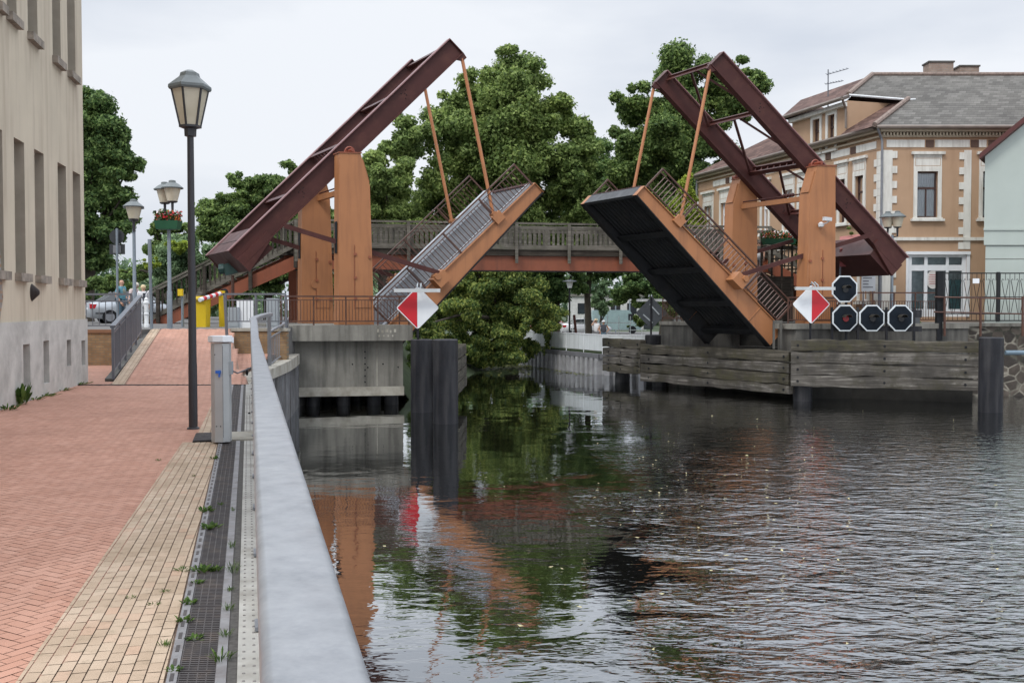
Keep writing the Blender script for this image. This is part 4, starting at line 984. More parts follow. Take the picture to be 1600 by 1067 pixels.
for z in (464, 487.5): MB().tube([P(1460, z, yy), P(1640, z+4, yy)], .035, 6).build('rail', M_brownrail, pr_)
for px in (1476, 1532, 1598): MB().tube([P(px, 525, yy), P(px, 463, yy)], .05, 8).build('post', M_brownrail, pr_)
bk = MB().box(P(1467, 478, 41.2), (.22, .22, 2.75)).build('fence_post', M_black, None, P(1467, 530, 41.2)); tag(bk, 'tall black square post at the left end of the iron fence', 'post')
fe = thing('iron_fence', 'black wrought iron fence of lyre shaped bars beside the mint green house', 'fence', P(1540, 503, 42.2))
M_ironb = mat('wrought_iron', (.014, .015, .016), .45, .3, var=.3)
yF = 42.2; gz0, gz1 = P(1500, 501, yF).z, P(1500, 427, yF).z
fx0, fx1 = P(1473, 483, yF).x, 26.0
for z, w_ in ((gz1, .05), (gz0, .05), (gz0+(gz1-gz0)*.5, .035), (gz0+(gz1-gz0)*.14, .03)): MB().bar((fx0, yF, z), (fx1, yF, z), .04, w_).build('rail', M_ironb, fe)
for x in (fx0, P(1559, 483, yF).x, P(1640, 483, yF).x, 25.9): MB().box((x, yF, (gz0+gz1)/2), (.11, .11, gz1-gz0+.1)).build('post', M_ironb, fe)
x = fx0+.22; H_ = gz1-gz0
while x < 25.4:
    b = MB()
    for s in (-1, 1):
        b.tube([V((x+s*.02, yF, gz0+H_*.5)), V((x+s*.12, yF, gz0+H_*.78)), V((x+s*.15, yF, gz0+H_*.84)), V((x+s*.11, yF, gz0+H_*.88)), V((x+s*.06, yF, gz0+H_*.86))], .013, 5)
        b.tube([V((x+s*.02, yF, gz0+H_*.5)), V((x+s*.15, yF, gz0+H_*.14))], .013, 5)
    b.tube([V((x, yF, gz1)), V((x, yF, gz0+H_*.85))], .012, 5)
    b.tube([V((x+.19, yF, gz0)), V((x+.19, yF, gz1))], .011, 5); b.tube([V((x, yF, gz0)), V((x, yF, gz0+H_*.14))], .011, 5)
    b.build('scroll_bar', M_ironb, fe); x += .39
nb = MB().box(P(1525, 439, yF-.05), (.27, .015, .2)).build('notice_board', M_white, None, P(1525, 439, yF)); nb.name = 'notice_plate'; tag(nb, 'small blank white plate on the wrought iron fence', 'sign')

# ================================================================== TIMBER FOOTBRIDGE
fbz = P(780, 350, 46.9).z; FB = thing('footbridge', 'grey timber footbridge with red steel girder behind the drawbridge', 'footbridge', (0, 47, 0))
FBO = V((-9.6, 45.4, 0)); FU = BU
M_oldwood = wood_mat('grey_old_wood', (.16, .145, .12), (.30, .275, .235), (.11, .11, .075))
M_oldwood2 = wood_mat('dark_old_wood', (.055, .045, .035), (.12, .1, .08))
fb = lambda b, w, z: FBO+FU*b+BW*w+Z_*z
ZT = 5.62; ZD = ZT-1.2; LB = 22.2
MB().hexa([fb(0, 0, ZD-.95), fb(LB, 0, ZD-.95), fb(LB, .2, ZD-.95), fb(0, .2, ZD-.95), fb(0, 0, ZD-.28), fb(LB, 0, ZD-.28), fb(LB, .2, ZD-.28), fb(0, .2, ZD-.28)]).build('girder', M_rust, FB)
MB().hexa([fb(0, -.1, ZD-1.0), fb(LB, -.1, ZD-1.0), fb(LB, .3, ZD-1.0), fb(0, .3, ZD-1.0), fb(0, -.1, ZD-.952), fb(LB, -.1, ZD-.952), fb(LB, .3, ZD-.952), fb(0, .3, ZD-.952)]).build('girder_flange', M_darksteel, FB)
MB().hexa([fb(0, 1.6, ZD-.95), fb(LB, 1.6, ZD-.95), fb(LB, 1.8, ZD-.95), fb(0, 1.8, ZD-.95), fb(0, 1.6, ZD-.28), fb(LB, 1.6, ZD-.28), fb(LB, 1.8, ZD-.28), fb(0, 1.8, ZD-.28)]).build('girder', M_rust, FB)
MB().hexa([fb(-.2, -.12, ZD-.27), fb(LB+.2, -.12, ZD-.27), fb(LB+.2, 2.0, ZD-.27), fb(-.2, 2.0, ZD-.27), fb(-.2, -.12, ZD), fb(LB+.2, -.12, ZD), fb(LB+.2, 2.0, ZD), fb(-.2, 2.0, ZD)]).build('walkway', M_oldwood2, FB)
for w_ in (-.16, 1.96):
    bo = MB().bar(fb(-.1, w_, ZT), fb(LB+.1, w_, ZT), .16, .09).build('balustrade', M_oldwood, FB)
    MB().bar(fb(0, w_, ZD+.12), fb(LB, w_, ZD+.12), .06, .2).build('lower_rail', M_oldwood, bo)
    MB().bar(fb(0, w_, ZT-.22), fb(LB, w_, ZT-.22), .05, .14).build('upper_rail', M_oldwood, bo)
    n = 9
    for k in range(n+1): MB().bar(fb(LB*k/n, w_-.07, ZD-.62), fb(LB*k/n, w_-.07, ZT+.02), .14, .16).build('post', M_oldwood, bo)
    for k in range(98): MB().bar(fb(.12+k*LB/98.4, w_, ZD+.1), fb(.12+k*LB/98.4, w_, ZT-.2), .115, .03, BW).build('picket', M_oldwood, bo)
def stairs(sgn):
    b0 = 0 if sgn < 0 else LB
    top = lambda k, w, z: fb(b0+sgn*k, w, z)
    RUN, DROP = 6.2, ZD-1.15
    for w_ in (-.1, 1.75):
        b = MB(); b.prism([top(0, w_, ZD-.95), top(0, w_, ZD-.35), top(RUN, w_, 1.15), top(RUN-.6, w_, .9)], BW*.16); b.build('stair_stringer', M_rust, FB)
    st_ = MB().bar(top(0, .0, ZD), top(0.1, 0, ZD), .01, .01)
    sl2 = MB()
    for k in range(20): 
        c0_ = top(RUN*(k+.1)/20, -.05, ZD-DROP*(k+1)/20); sl2.span(c0_, FU*sgn*.36, BW*1.9, Z_*.06)
    sl2.build('stair_treads', M_oldwood, FB)
    for w_ in (-.16, 1.96):
        ro = MB().bar(top(0, w_, ZT), top(RUN+.2, w_, ZT-DROP-.1), .16, .09).build('stair_rail', M_oldwood, FB)
        MB().bar(top(0, w_, ZD+.12), top(RUN, w_, ZD+.12-DROP), .05, .18).build('lower_rail', M_oldwood, ro)
        for k in range(4): MB().bar(top(RUN*(k+.02)/3.2, w_-.05, max(1.1, ZD-.9-DROP*k/3.2)), top(RUN*(k+.02)/3.2, w_-.05, ZT-DROP*k/3.2), .14, .16).build('post', M_oldwood2, ro)
        for k in range(30): MB().bar(top(.2+RUN*k/30.6, w_, ZD+.1-DROP*(k+.5)/30.6), top(.2+RUN*k/30.6, w_, ZT-.1-DROP*(k+.5)/30.6), .05, .05).build('picket', M_oldwood2, ro)
stairs(-1); stairs(1)
for b_ in (.4, LB-.4): 
    for w_ in (.1, 1.7): MB().bar(fb(b_, w_, -1), fb(b_, w_, ZD-.96), .35, .35).build('support_post', M_rust, FB)
fbl = P(1100, 360, 45)

# ================================================================== TAN CORNER HOUSE
M_tan = mat('tan_render', (.41, .27, .172), .9, var=.07, scale=1.0, dirt=(.30, .185, .11), damt=.3, dscale=.8, streak=True)
M_stucco = mat('white_stucco', (.66, .65, .60), .85, var=.07, scale=2, dirt=(.36, .33, .28), damt=.42, dscale=1.5, streak=True)
M_cream = mat('cream_moulding', (.40, .34, .25), .85, var=.1, scale=2, dirt=(.2, .17, .13), damt=.3)
def roof_mat(name, c1, c2, row, colw):
    m = NM(name); x = m.sep(m.tc.outputs['Object']); g = m.n.new('ShaderNodeNewGeometry')
    # courses follow the height, joints follow the run
    r_ = m.math('DIVIDE', x['Z'], row); fr_ = m.math('FRACT', r_); fl_ = m.math('FLOOR', r_)
    run = m.math('ADD', m.math('DIVIDE', m.math('ADD', x['X'], m.math('MULTIPLY', x['Y'], -.55)), colw), m.math('MULTIPLY', fl_, .5)); fx = m.math('FRACT', run)
    wn = m.n.new('ShaderNodeTexWhiteNoise'); cb = m.n.new('ShaderNodeCombineXYZ'); m.link(fl_, cb.inputs[0]); m.link(m.math('FLOOR', run), cb.inputs[1]); m.link(cb.outputs[0], wn.inputs['Vector'])
    c = m.ramp(wn.outputs['Value'], [(0, c1), (1, c2)])
    c = m.mix(.8, c, m.ramp(m.noise(.7, 6, .65), [(.3, (.72, .72, .72)), (.7, (1.25, 1.25, 1.22))]), 'MULTIPLY')
    edge = m.math('MAXIMUM', m.math('LESS_THAN', fr_, .16), m.math('MULTIPLY', m.math('LESS_THAN', fx, .06), .6))
    c = m.mix(m.math('MULTIPLY', edge, .55), c, sh(c1, .35))
    m.bump(fr_, -.5, .05)
    return m.fin(c, .85, 0, .15)
M_slate = roof_mat('slate_roof', (.10, .095, .088), (.155, .148, .138), .155, .34)
M_tile = roof_mat('brown_tile_roof', (.085, .052, .045), (.16, .10, .085), .2, .3)
M_zinc = mat('gutter_zinc', (.2, .165, .14), .5, .3, var=.2); M_flash = mat('flashing_pale', (.6, .62, .63), .4)
M_brownframe = mat('brown_window_frame', (.06, .03, .024), .5)
YH = 47.0; HA = P(1375, 483, YH); HA = V((HA.x, YH, 0)); HL = V((11.6, 64.0, 0)); HU = (HL-HA).normalized(); HN = V((-HU.y, HU.x, 0)); HN = HN if HN.x < 0 else -HN
zH = lambda py: P(1400, py, YH).z; xH = lambda px: P(px, 483, YH).x
EAV = zH(203); ZS = 1.1
hs = thing('house', 'tan corner house with white quoins, tall windows and grey slate roof', 'house', (HA.x, HA.y, ZS))
fw = []                                     # front: openings (x0,x1,z0,z1) relative to corner
sp_ = xH(1548)-xH(1446)
for k in range(4):
    o_ = k*sp_; fw.append((xH(1430.5)-HA.x+o_, xH(1462.5)-HA.x+o_, zH(340), zH(268)))
shop = (xH(1418)-HA.x, xH(1509)-HA.x, ZS+.25, zH(398))
htL = (HL-HA).length
def tpx(px, py=300): return (on_plane(px, py, HA, HN)-HA).dot(HU)
def zpx(px, py): return on_plane(px, py, HA, HN).z
sw = []
for a, b in ((1336.5, 1349.6), (1312, 1321), (1249, 1258), (1226, 1239), (1191, 1201), (1127, 1139), (1101, 1113)):
    sw.append((tpx(a), tpx(b), zH(340), zH(268)))
for a, b in ((1345, 1357), (1300, 1316)): sw.append((tpx(a), tpx(b), ZS+1.0, ZS+3.0))
dt0, dt1 = tpx(1322.5), tpx(1237)
DZ1 = zpx(1322, 158); DZ0 = EAV
dw = [(tpx(1293), tpx(1303.7), zpx(1298, 233), zpx(1298, 180)), (tpx(1269.5), tpx(1280.5), zpx(1275, 238), zpx(1275, 187))]
dw = [(min(a, b), max(a, b), c, d) for a, b, c, d in dw]; zd0, zd1 = sum(d[2] for d in dw)/2, sum(d[3] for d in dw)/2; dw = [(a, b, zd0, zd1) for a, b, _, _ in dw]
sw = [(min(a, b), max(a, b), c, d) for a, b, c, d in sw]
wl = MB(); facade(wl, HA, X_, 0, 16, ZS-1, EAV, fw+[shop], .22, -Y_); facade(wl, HA, HU, 0, htL, ZS-1, EAV, [s_ for s_ in sw if True], .22, HN)
facade(wl, HA, HU, dt0, dt1, EAV, DZ1, dw, .22, HN)
dk_ = HN*-4.5                                # dormer cheek and closing walls
for t_ in (dt0, dt1): e = HA+HU*t_; wl.quad(e+Z_*EAV, e+Z_*DZ1, e+dk_+Z_*DZ1, e+dk_+Z_*EAV)
eL = HL; wl.quad(eL+Z_*(ZS-1), eL+Z_*EAV, eL-HN*8+Z_*EAV, eL-HN*8+Z_*(ZS-1)); wl.quad(V((HA.x+16, 47, ZS-1)), V((HA.x+16, 47, EAV)), V((HA.x+16, 58, EAV)), V((HA.x+16, 58, ZS-1)))
hw = wl.build('wall', M_tan, hs)
def window(o, u, n, a, b, c, d, header=True, curtain=True, frame=None, surround=.17):
    q_ = lambda t, z, off=0: V((o.x, o.y, 0))+u*t+Z_*z+n*off
    s_ = MB(); w_ = b-a
    e = surround
    s_.span(q_(a-e, c), u*e, n*.05, Z_*(d-c)); s_.span(q_(b, c), u*e, n*.05, Z_*(d-c))
    if header:
        s_.span(q_(a-e, d), u*(w_+2*e), n*.05, Z_*.18); s_.span(q_(a-e, d+.18), u*(w_+2*e), n*.035, Z_*.48); s_.span(q_(a-e, d+.66), u*(w_+2*e), n*.055, Z_*.1); s_.span(q_(a-e-.12, d+.76), u*(w_+2*e+.24), n*.15, Z_*.13)
    else: s_.span(q_(a-e, d), u*(w_+2*e), n*.05, Z_*e)
    W_ = s_.build('window', M_stucco, hs)
    if header:
        b_ = MB(); 
        for z0, hh in ((d+.24, .02), (d+.58, .02)): b_.span(q_(a-e+.06, z0, .0352), u*(w_+2*e-.12), n*.006, Z_*hh)
        for t_ in (a-e+.06, b+e-.08): b_.span(q_(t_, d+.26, .0352), u*.02, n*.006, Z_*.32)
        b_.build('panel_moulding', M_tan, W_)
    s_ = MB(); s_.span(q_(a-e-.12, c-.17), u*(w_+2*e+.24), n*.16, Z_*.10); s_.span(q_(a-e-.04, c-.065), u*(w_+2*e+.08), n*.1, Z_*.064); s_.build('sill', M_stucco, W_)
    fr = MB(); k = .07
    for t_ in (a, b-k): fr.span(q_(t_, c, -.2), u*k, n*.06, Z_*(d-c))
    for z_ in (c, d-k): fr.span(q_(a+k, z_, -.2), u*(w_-2*k), n*.06, Z_*k)
    fr.span(q_(a+k, c+(d-c)*.62, -.2), u*(w_-2*k), n*.075, Z_*.09)
    if w_ > .8: fr.span(q_((a+b)/2-.03, c+k, -.2), u*.06, n*.05, Z_*((d-c)*.62-k))
    fr.build('frame', frame or M_brownframe, W_)
    g_ = MB().quad(q_(a, c, -.185), q_(b, c, -.185), q_(b, d, -.185), q_(a, d, -.185)); g_.build('pane', M_paneglass, W_)
    if curtain:
        cu = MB(); m_ = 18
        for i in range(m_): 
            t0_, t1_ = a+w_*i/m_, a+w_*(i+1)/m_; o0, o1 = -.195-.02*(i % 2), -.195-.02*((i+1) % 2)
            cu.quad(q_(t0_, c, o0), q_(t1_, c, o1), q_(t1_, d, o1), q_(t0_, d, o0))
        cu.build('curtain', M_curtain, W_)
    else:
        MB().quad(q_(a, c, -.26), q_(b, c, -.26), q_(b, d, -.26), q_(a, d, -.26)).build('room_shade', M_black, W_)
def pane_mat():
    m = NM('clear_pane'); gl = m.n.new('ShaderNodeBsdfGlossy'); gl.inputs['Roughness'].default_value = .03; gl.inputs['Color'].default_value = (.9, .9, .9, 1)
    tr = m.n.new('ShaderNodeBsdfTransparent'); tr.inputs['Color'].default_value = (.86, .88, .88, 1); fr = m.n.new('ShaderNodeFresnel'); fr.inputs['IOR'].default_value = 1.6
    ms = m.n.new('ShaderNodeMixShader'); m.link(fr.outputs[0], ms.inputs[0]); m.link(tr.outputs[0], ms.inputs[1]); m.link(gl.outputs[0], ms.inputs[2]); m.link(ms.outputs[0], m.o.inputs['Surface']); m.n.remove(m.b); return m.m
M_paneglass = pane_mat()
for a, b, c, d in fw: window(HA, X_, -Y_, a, b, c, d)
for i, (a, b, c, d) in enumerate(sw): window(HA, HU, HN, a, b, c, d, header=(i < 7), curtain=(i in (0, 1, 5, 7)), frame=(M_brownframe if i < 2 else M_white))
for a, b, c, d in dw: window(HA, HU, HN, a, b, c, d, header=False, curtain=False)
# quoins, string course, frieze, cornice
fq = lambda x, z, off=0: V((HA.x+x, YH-off, z))
qn = MB()
def quoin(x0, x1, z0, z1, rag_l, rag_r):
    qn.span(fq(x0, z0, .05), X_*(x1-x0), Y_*.049, Z_*(z1-z0)); z = z0; k = 0
    while z < z1-.1:
        hh = min(.32, z1-z)
        if k % 2 == 0:
            if rag_r: qn.span(fq(x1, z, .05), X_*.22, Y_*.049, Z_*hh)
            if rag_l: qn.span(fq(x0-.22, z, .05), X_*.22, Y_*.049, Z_*hh)
        z += .34; k += 1
quoin(.04, .48, ZS, zH(235), 0, 1); quoin(xH(1503)-HA.x, xH(1514)-HA.x, zH(398)+.25, zH(235), 1, 0)
qn.build('quoin', M_stucco, hw)
qs = MB(); z = ZS; k = 0
while z < zH(235)-.3:
    wd = .5 if k % 2 else .3; qs.span(HA+Z_*z+HU*.0, HU*wd, HN*.05, Z_*.33); z += .34; k += 1
qs.build('quoin', M_stucco, hw)
tr = MB(); tr.span(fq(0, zH(376), .10), X_*16, Y_*.099, Z_*(zH(371)-zH(376))); tr.span(HA+Z_*zH(376), HU*htL, HN*.1, Z_*(zH(371)-zH(376))); tr.build('string_course', M_stucco, hw)
fz = MB(); fz.span(fq(0, zH(233), .02), X_*16, Y_*.019, Z_*(zH(215)-zH(233))); fz.span(HA+Z_*zH(233), HU*htL, HN*.02, Z_*(zH(215)-zH(233))); fz.build('frieze', M_tan, hw)
fz = MB()
for a, b in ((1382, 1441), (1457, 1511), (1515, 1537), (1545, 1600), (1606, 1660)): fz.span(fq(xH(a)-HA.x, zH(230.5), .045), X_*(xH(b)-xH(a)), Y_*.024, Z_*(zH(219)-zH(230.5)))
t_ = .35
while t_ < htL-2: fz.span(HA+HU*t_+Z_*zH(230.5), HU*1.5, HN*.045, Z_*(zH(219)-zH(230.5))); t_ += 2.0
fz.build('frieze_panel', M_stucco, hw)
M_vent = mat('vent_dark', (.09, .05, .035), .7)
for a in (1443, 1513, 1540): MB().span(fq(xH(a)-HA.x, zH(230.5), .05), X_*(.36), Y_*.029, Z_*(zH(219)-zH(230.5))).build('attic_vent', M_vent, hw)
t_ = 1.88
while t_ < htL-2: MB().span(HA+HU*t_+Z_*zH(230.5), HU*.4, HN*.05, Z_*(zH(219)-zH(230.5))).build('attic_vent', M_vent, hw); t_ += 2.0
cr = MB(); cr.span(fq(-.1, zH(215), .16), X_*16, Y_*.159, Z_*.08); cr.span(fq(-.15, zH(207.5), .3), X_*16, Y_*.299, Z_*.14)
cr.span(HA+Z_*zH(215), HU*htL, HN*.16, Z_*.08); cr.span(HA+Z_*zH(207.5), HU*htL, HN*.3, Z_*.14); cr.build('cornice', M_cream, hw)
dn = MB(); x = 0
while x < 12: dn.span(fq(x, zH(213), .22), X_*.07, Y_*.219, Z_*.14); x += .15
dn.build('dentils', M_cream, hw)
gu = MB(); gu.tube([V((HA.x-.4, YH-.42, EAV+.06)), V((HA.x+16, YH-.42, EAV+.06))], .09, 8); gu.tube([HA+HN*.42+Z_*(EAV+.06), HL+HN*.42+Z_*(EAV+.06)], .09, 8); gu.build('gutter', M_zinc, hs)
dp_ = MB(); dp_.tube([V((HA.x-.35, YH-.42, EAV)), V((HA.x-.08, YH-.12, zH(216))), V((HA.x-.03, YH-.12, zH(222))), V((HA.x-.03, YH-.12, ZS))], .055, 8); dp_.build('downpipe', M_galv, hs); e = HL+HN*.12; MB().tube([e+Z_*EAV, e+Z_*ZS], .06, 8).build('downpipe', M_galv, hs)
# shop front
s_ = MB(); a, b, c, d = shop
for t_ in (a, a+.0): pass
for t0_, t1_ in ((a, a+.18), (b-.18, b), (xH(1444)-HA.x, xH(1449)-HA.x), (xH(1478)-HA.x, xH(1482)-HA.x)): s_.span(fq(t0_, c, -.03), X_*(t1_-t0_), Y_*.1, Z_*(d-c))
for z0_, z1_ in ((zH(398)-.12, zH(398)), (zH(423), zH(414)), (c, c+.35)): s_.span(fq(a+.18, z0_, -.04), X_*(b-a-.36), Y_*.08, Z_*(z1_-z0_))
s_.span(fq(a-.14, d, .12), X_*(b-a+.28), Y_*.11, Z_*.14); s_.span(fq(a-.1, c, .06), X_*.1, Y_*.058, Z_*(d-c)); s_.span(fq(b, c, .06), X_*.14, Y_*.058, Z_*(d-c))
sf = s_.build('shop_front', M_white, hs)
MB().quad(fq(a, c, -.1), fq(b, c, -.1), fq(b, d, -.1), fq(a, d, -.1)).build('pane', M_paneglass, sf)
MB().quad(fq(a, c, -.2), fq(b, c, -.2), fq(b, d, -.2), fq(a, d, -.2)).build('shop_curtain', mat('shop_interior', (.36, .42, .44), .8, var=.3, scale=4), sf)
MB().span(fq(xH(1486)-HA.x, c+.1, -.195), X_*.62, Y_*.004, Z_*1.6).build('teal_poster', mat('teal_poster', (.09, .25, .27), .6, var=.3, scale=9), sf)
MB().span(fq(xH(1422)-HA.x, c+.2, -.195), X_*.5, Y_*.004, Z_*.5).build('teal_poster', MATS['teal_poster'], sf)
ov = P(1457.5, 437, YH+.05); MB().prism([ov+X_*.30*math.cos(k*math.pi/10)+Z_*.42*math.sin(k*math.pi/10) for k in range(20)], Y_*.02).build('oval_sign', mat('oval_sign_white', (.6, .57, .55), .6), sf)
b_ = MB()
for k in range(5): b_.span(ov-X_*(.2-.02*abs(k-2))+Z_*(.2-k*.1)-Y_*.004, X_*(.4-.04*abs(k-2)), Y_*.003, Z_*.03)
b_.build('oval_sign_lines', mat('sign_line_red', (.4, .1, .1), .6), sf)
# roofs
EAVr = EAV+.1
FP0 = V((HA.x, YH-.45, EAVr)); rp1 = P(1363, 118, 53.0); fn = (rp1-FP0).cross(X_).normalized()
on_f = lambda px, py: on_plane(px, py, FP0, fn)
A_ = FP0+V((-.5, 0, 0)); RGL = on_f(1363, 118); zr_ = RGL.z; E1 = on_f(1326, 149); E2 = on_f(1430, 156); Hh = on_f(1419, 156)
XR = HA.x+16.5
rf = MB(); rf.poly([A_, V((XR, A_.y, EAVr)), V((XR, RGL.y, zr_)), RGL, E1, Hh]); ro = rf.build('roof', M_slate, hs)
b = MB(); b.poly([V((XR, RGL.y, zr_)), V((XR, RGL.y+6, EAVr)), V((RGL.x-3, RGL.y+6, EAVr)), RGL]); b.build('rear_slope', M_tile, ro)
SP0 = HA+HN*.45+Z_*EAVr                       # side slopes in brown tile
eD = HA+HU*dt0; dE0 = HA+HU*(dt0-.3)+HN*.5+Z_*(DZ1+.0); dE1 = HA+HU*(dt1+.5)+HN*.5+Z_*(DZ1+.0)
b = MB(); b.poly([A_, Hh, E1+V((.3, 1.4, -.6)), HA+HU*dt0+Z_*(EAVr+.35), HA+HU*dt0+HN*.45+Z_*EAVr]); b.build('side_slope', M_tile, ro)
b = MB(); rb_ = RGL-HN*0+HU*6.5; b.poly([E1, RGL, V((rb_.x, rb_.y, zr_)), dE1, V((dE0.x, dE0.y, DZ1+.05))]); b.build('dormer_slope', M_tile, ro)
b = MB(); b.poly([V((rb_.x, rb_.y, zr_)), dE1, dE1-HN*6+V((0, 0, 0))]); b.build('dormer_end', M_tile, ro)
b = MB(); b.tube([E1+V((0, -.03, 0)), Hh+V((0, -.05, -.02)), E2], .06, 6); b.build('flashing', M_flash, ro)
b = MB(); b.tube([A_+Z_*.05, Hh+Z_*.05], .12, 8); b.tube([E1+Z_*.06, RGL+Z_*.06], .12, 8); b.tube([RGL+Z_*.05, V((XR, RGL.y, zr_+.05))], .11, 8); b.build('ridge_tiles', mat('ridge_tile_brown', (.2, .15, .125), .8, var=.4, scale=8), ro)
b = MB(); b.tube([dE0+Z_*.02, dE1+Z_*.02], .1, 8); b.tube([dE0, HA+HU*(dt0-.05)+HN*.12+Z_*(DZ1-.4), HA+HU*(dt0-.05)+HN*.1+Z_*(EAV+.5)], .06, 8)
b.bar(dE0+V((0, 0, .0)), E1+V((0, 0, -.05)), .1, .16); b.build('dormer_gutter', M_zinc, ro)
b = MB(); b.span(HA+HU*dt0+Z_*(DZ1-.28), HU*(dt1-dt0), HN*.25, Z_*.2); b.build('dormer_cornice', M_stucco, hw)
WR = 12.1; w0_ = HA+HU*(dt1-.0); wR0, wR1 = w0_-HN*3.4, HL-HU*2.6-HN*3.4
b = MB(); b.poly([w0_+HN*.45+Z_*EAVr, HL+HU*.4+HN*.45+Z_*EAVr, wR1+Z_*WR, wR0+Z_*WR]); b.poly([HL+HU*.4+HN*.45+Z_*EAVr, HL+HU*.4-HN*7.2+Z_*EAVr, wR1+Z_*WR]); b.poly([wR0+Z_*WR, wR1+Z_*WR, HL+HU*.4-HN*7.2+Z_*EAVr, w0_-HN*7.2+Z_*EAVr]); b.build('wing_slope', M_tile, ro)
M_chim = brick_mat('chimney_brick', (.3, .2, .15), (.38, .29, .23), (.3, .27, .24), .3, .09)
for px0, px1, pyt, Y in ((1452, 1490, 98, 53.4), (1500, 1530, 104.5, 54.2)):
    a_ = P(px0, pyt, Y); c_ = P(px1, pyt, Y); b = MB(); b.span(V((a_.x, Y, zr_-1.2)), X_*(c_.x-a_.x), Y_*.8, Z_*(a_.z-zr_+1.2)); ch = b.build('chimney', M_chim, ro)
    MB().span(V((a_.x-.05, Y-.05, a_.z+.001)), X_*(c_.x-a_.x+.1), Y_*.9, Z_*.08).build('chimney_cap', M_conc_dk, ch)
# aerial on the dormer roof
an = MB(); a0 = P(1294, 150, 54); an.tube([a0-Z_*.8, P(1294, 109, 54)], .03, 6)
for (x0, y0, x1, y1) in ((1292, 117, 1324, 108), (1290, 132, 1316, 127)):
    an.tube([P(x0, y0, 54), P(x1, y1, 54.6)], .022, 5)
    for k in range(7): c_ = P(x0, y0, 54).lerp(P(x1, y1, 54.6), k/6); an.tube([c_-Y_*.22-Z_*.04, c_+Y_*.22+Z_*.1], .014, 4)
an.build('aerial', M_greyrail, ro)
sg_ = thing('poster_board', 'white poster board with grey and red lines by the tan house door', 'sign', P(1352, 435, 46.0))
c_ = P(1346, 455, 46.0); MB().span(c_, X_*.62, Y_*.03, Z_*1.25).build('board', M_white, sg_)
b = MB(); r_ = random.Random(3)
for k in range(8): b.span(c_+V((.06, -.006, 1.1-k*.135)), X_*r_.uniform(.25, .5), Y_*.004, Z_*.05)
b.build('lines', mat('sign_line_grey', (.2, .2, .22), .6), sg_)
MB().span(c_+V((.05, -.006, 1.14)), X_*.45, Y_*.004, Z_*.07).build('red_line', MATS['sign_line_red'], sg_)
MB().bar(c_+V((.1, .05, -1.2)), c_+V((.1, .05, 1.2)), .04, .04).bar(c_+V((.52, .05, -1.2)), c_+V((.52, .05, 1.2)), .04, .04).build('post', M_greyrail, sg_)
# dark red awning left of the house corner
aw = thing('awning', 'dark red cafe awning in front of the tan house', 'awning', P(1345, 400, 44))
p_ = [P(1312, 390, 43.6), P(1378, 381, 43.4), P(1352, 366, 46.5), P(1312, 371, 46.6)]
M_awn = mat('awning_red', (.16, .035, .035), .85, var=.15); M_awnt = mat('awning_pinkish', (.30, .11, .10), .85, var=.15)  # canopy top pinker and paler than the valance
MB().prism(p_, Z_*.03).build('canopy', M_awnt, aw)
v0, v1 = P(1312, 391, 43.55), P(1384, 381, 43.3); MB().prism([v0, v1, P(1400, 412, 43.3), P(1312, 417, 43.55)], Y_*.03).build('valance', M_awn, aw)
for px, Y in ((1313, 43.7), (1374, 43.5)): a_ = P(px, 392, Y); MB().tube([V((a_.x, Y, 1.12)), a_], .04, 8).build('post', M_greyrail, aw)
flower_box('long flower box with red blooms on a balcony rail behind the right tower', P(1217, 382, 46.6), 1.5, .6, .25, 5)
bx = thing('balcony', 'low timber balcony with grey rails behind the right orange tower', 'balcony', P(1217, 400, 46.9))
MB().span(P(1188, 388, 46.9), X_*2.6, Y_*1.2, Z_*.12).build('floor', M_oldwood, bx)
for px in (1190, 1206, 1222, 1238, 1256): MB().bar(V((P(px, 388, 46.9).x, 46.9, 1.1)), P(px, 366, 46.9), .08, .08).build('post', M_oldwood2, bx)
# ================================================================== MINT HOUSE
YM = 43.3; MD = V((.62, 1, 0)); mh = thing('house', 'pale mint green house gable with dark red verge', 'house', P(1537, 500, YM))
M_mint = mat('mint_render', (.40, .445, .41), .9, var=.04, scale=1, dirt=(.38, .43, .39), damt=.3, dscale=.7, streak=True)
xm = P(1537, 400, YM).x; zE = P(1537, 240, YM).z; xa = 26.5; sl_m = (P(1600, 190, YM).z-zE)/(P(1600, 190, YM).x-xm)
zA = zE+(xa-xm)*sl_m
MB().prism([V((xm, YM, 3.4+1.0)), V((xm, YM, zE)), V((xa, YM, zA)), V((2*xa-xm, YM, zE)), V((2*xa-xm, YM, 4.4))], MD*9).build('wall', M_mint, mh)
z358 = P(1537, 358, YM).z
for o_ in (0,): pass
lw = MB().span(V((xm+.1, YM+.06, .6)), X_*(2*(xa-xm)-.2), MD*8.8, Z_*3.8).build('lower_wall', M_mint, mh)
MB().span(V((xm-.03, YM-.05, z358-.05)), X_*14, Y_*.049, Z_*.1).build('string_course', M_mint, mh)
b = MB()
for py in (384, 405): b.span(V((xm+.1, YM+.05, P(1537, py, YM).z)), X_*14, Y_*.009, Z_*.02)
b.build('groove', M_conc_dk, lw)
b = MB(); ov_ = V((xm-.4, YM-.35, zE-.4*sl_m+.05)); b.prism([ov_, V((xa, YM-.35, zA+.05)), V((xa, YM-.35, zA+.3)), ov_+Z_*.22], MD*9.6); b.prism([V((xa, YM-.35, zA+.05)), V((2*xa-xm+.4, YM-.35, zE-.2)), V((2*xa-xm+.4, YM-.35, zE)), V((xa, YM-.35, zA+.3))], MD*9.6)
b.build('roof', mat('verge_dark_red', (.085, .022, .018), .6), mh)

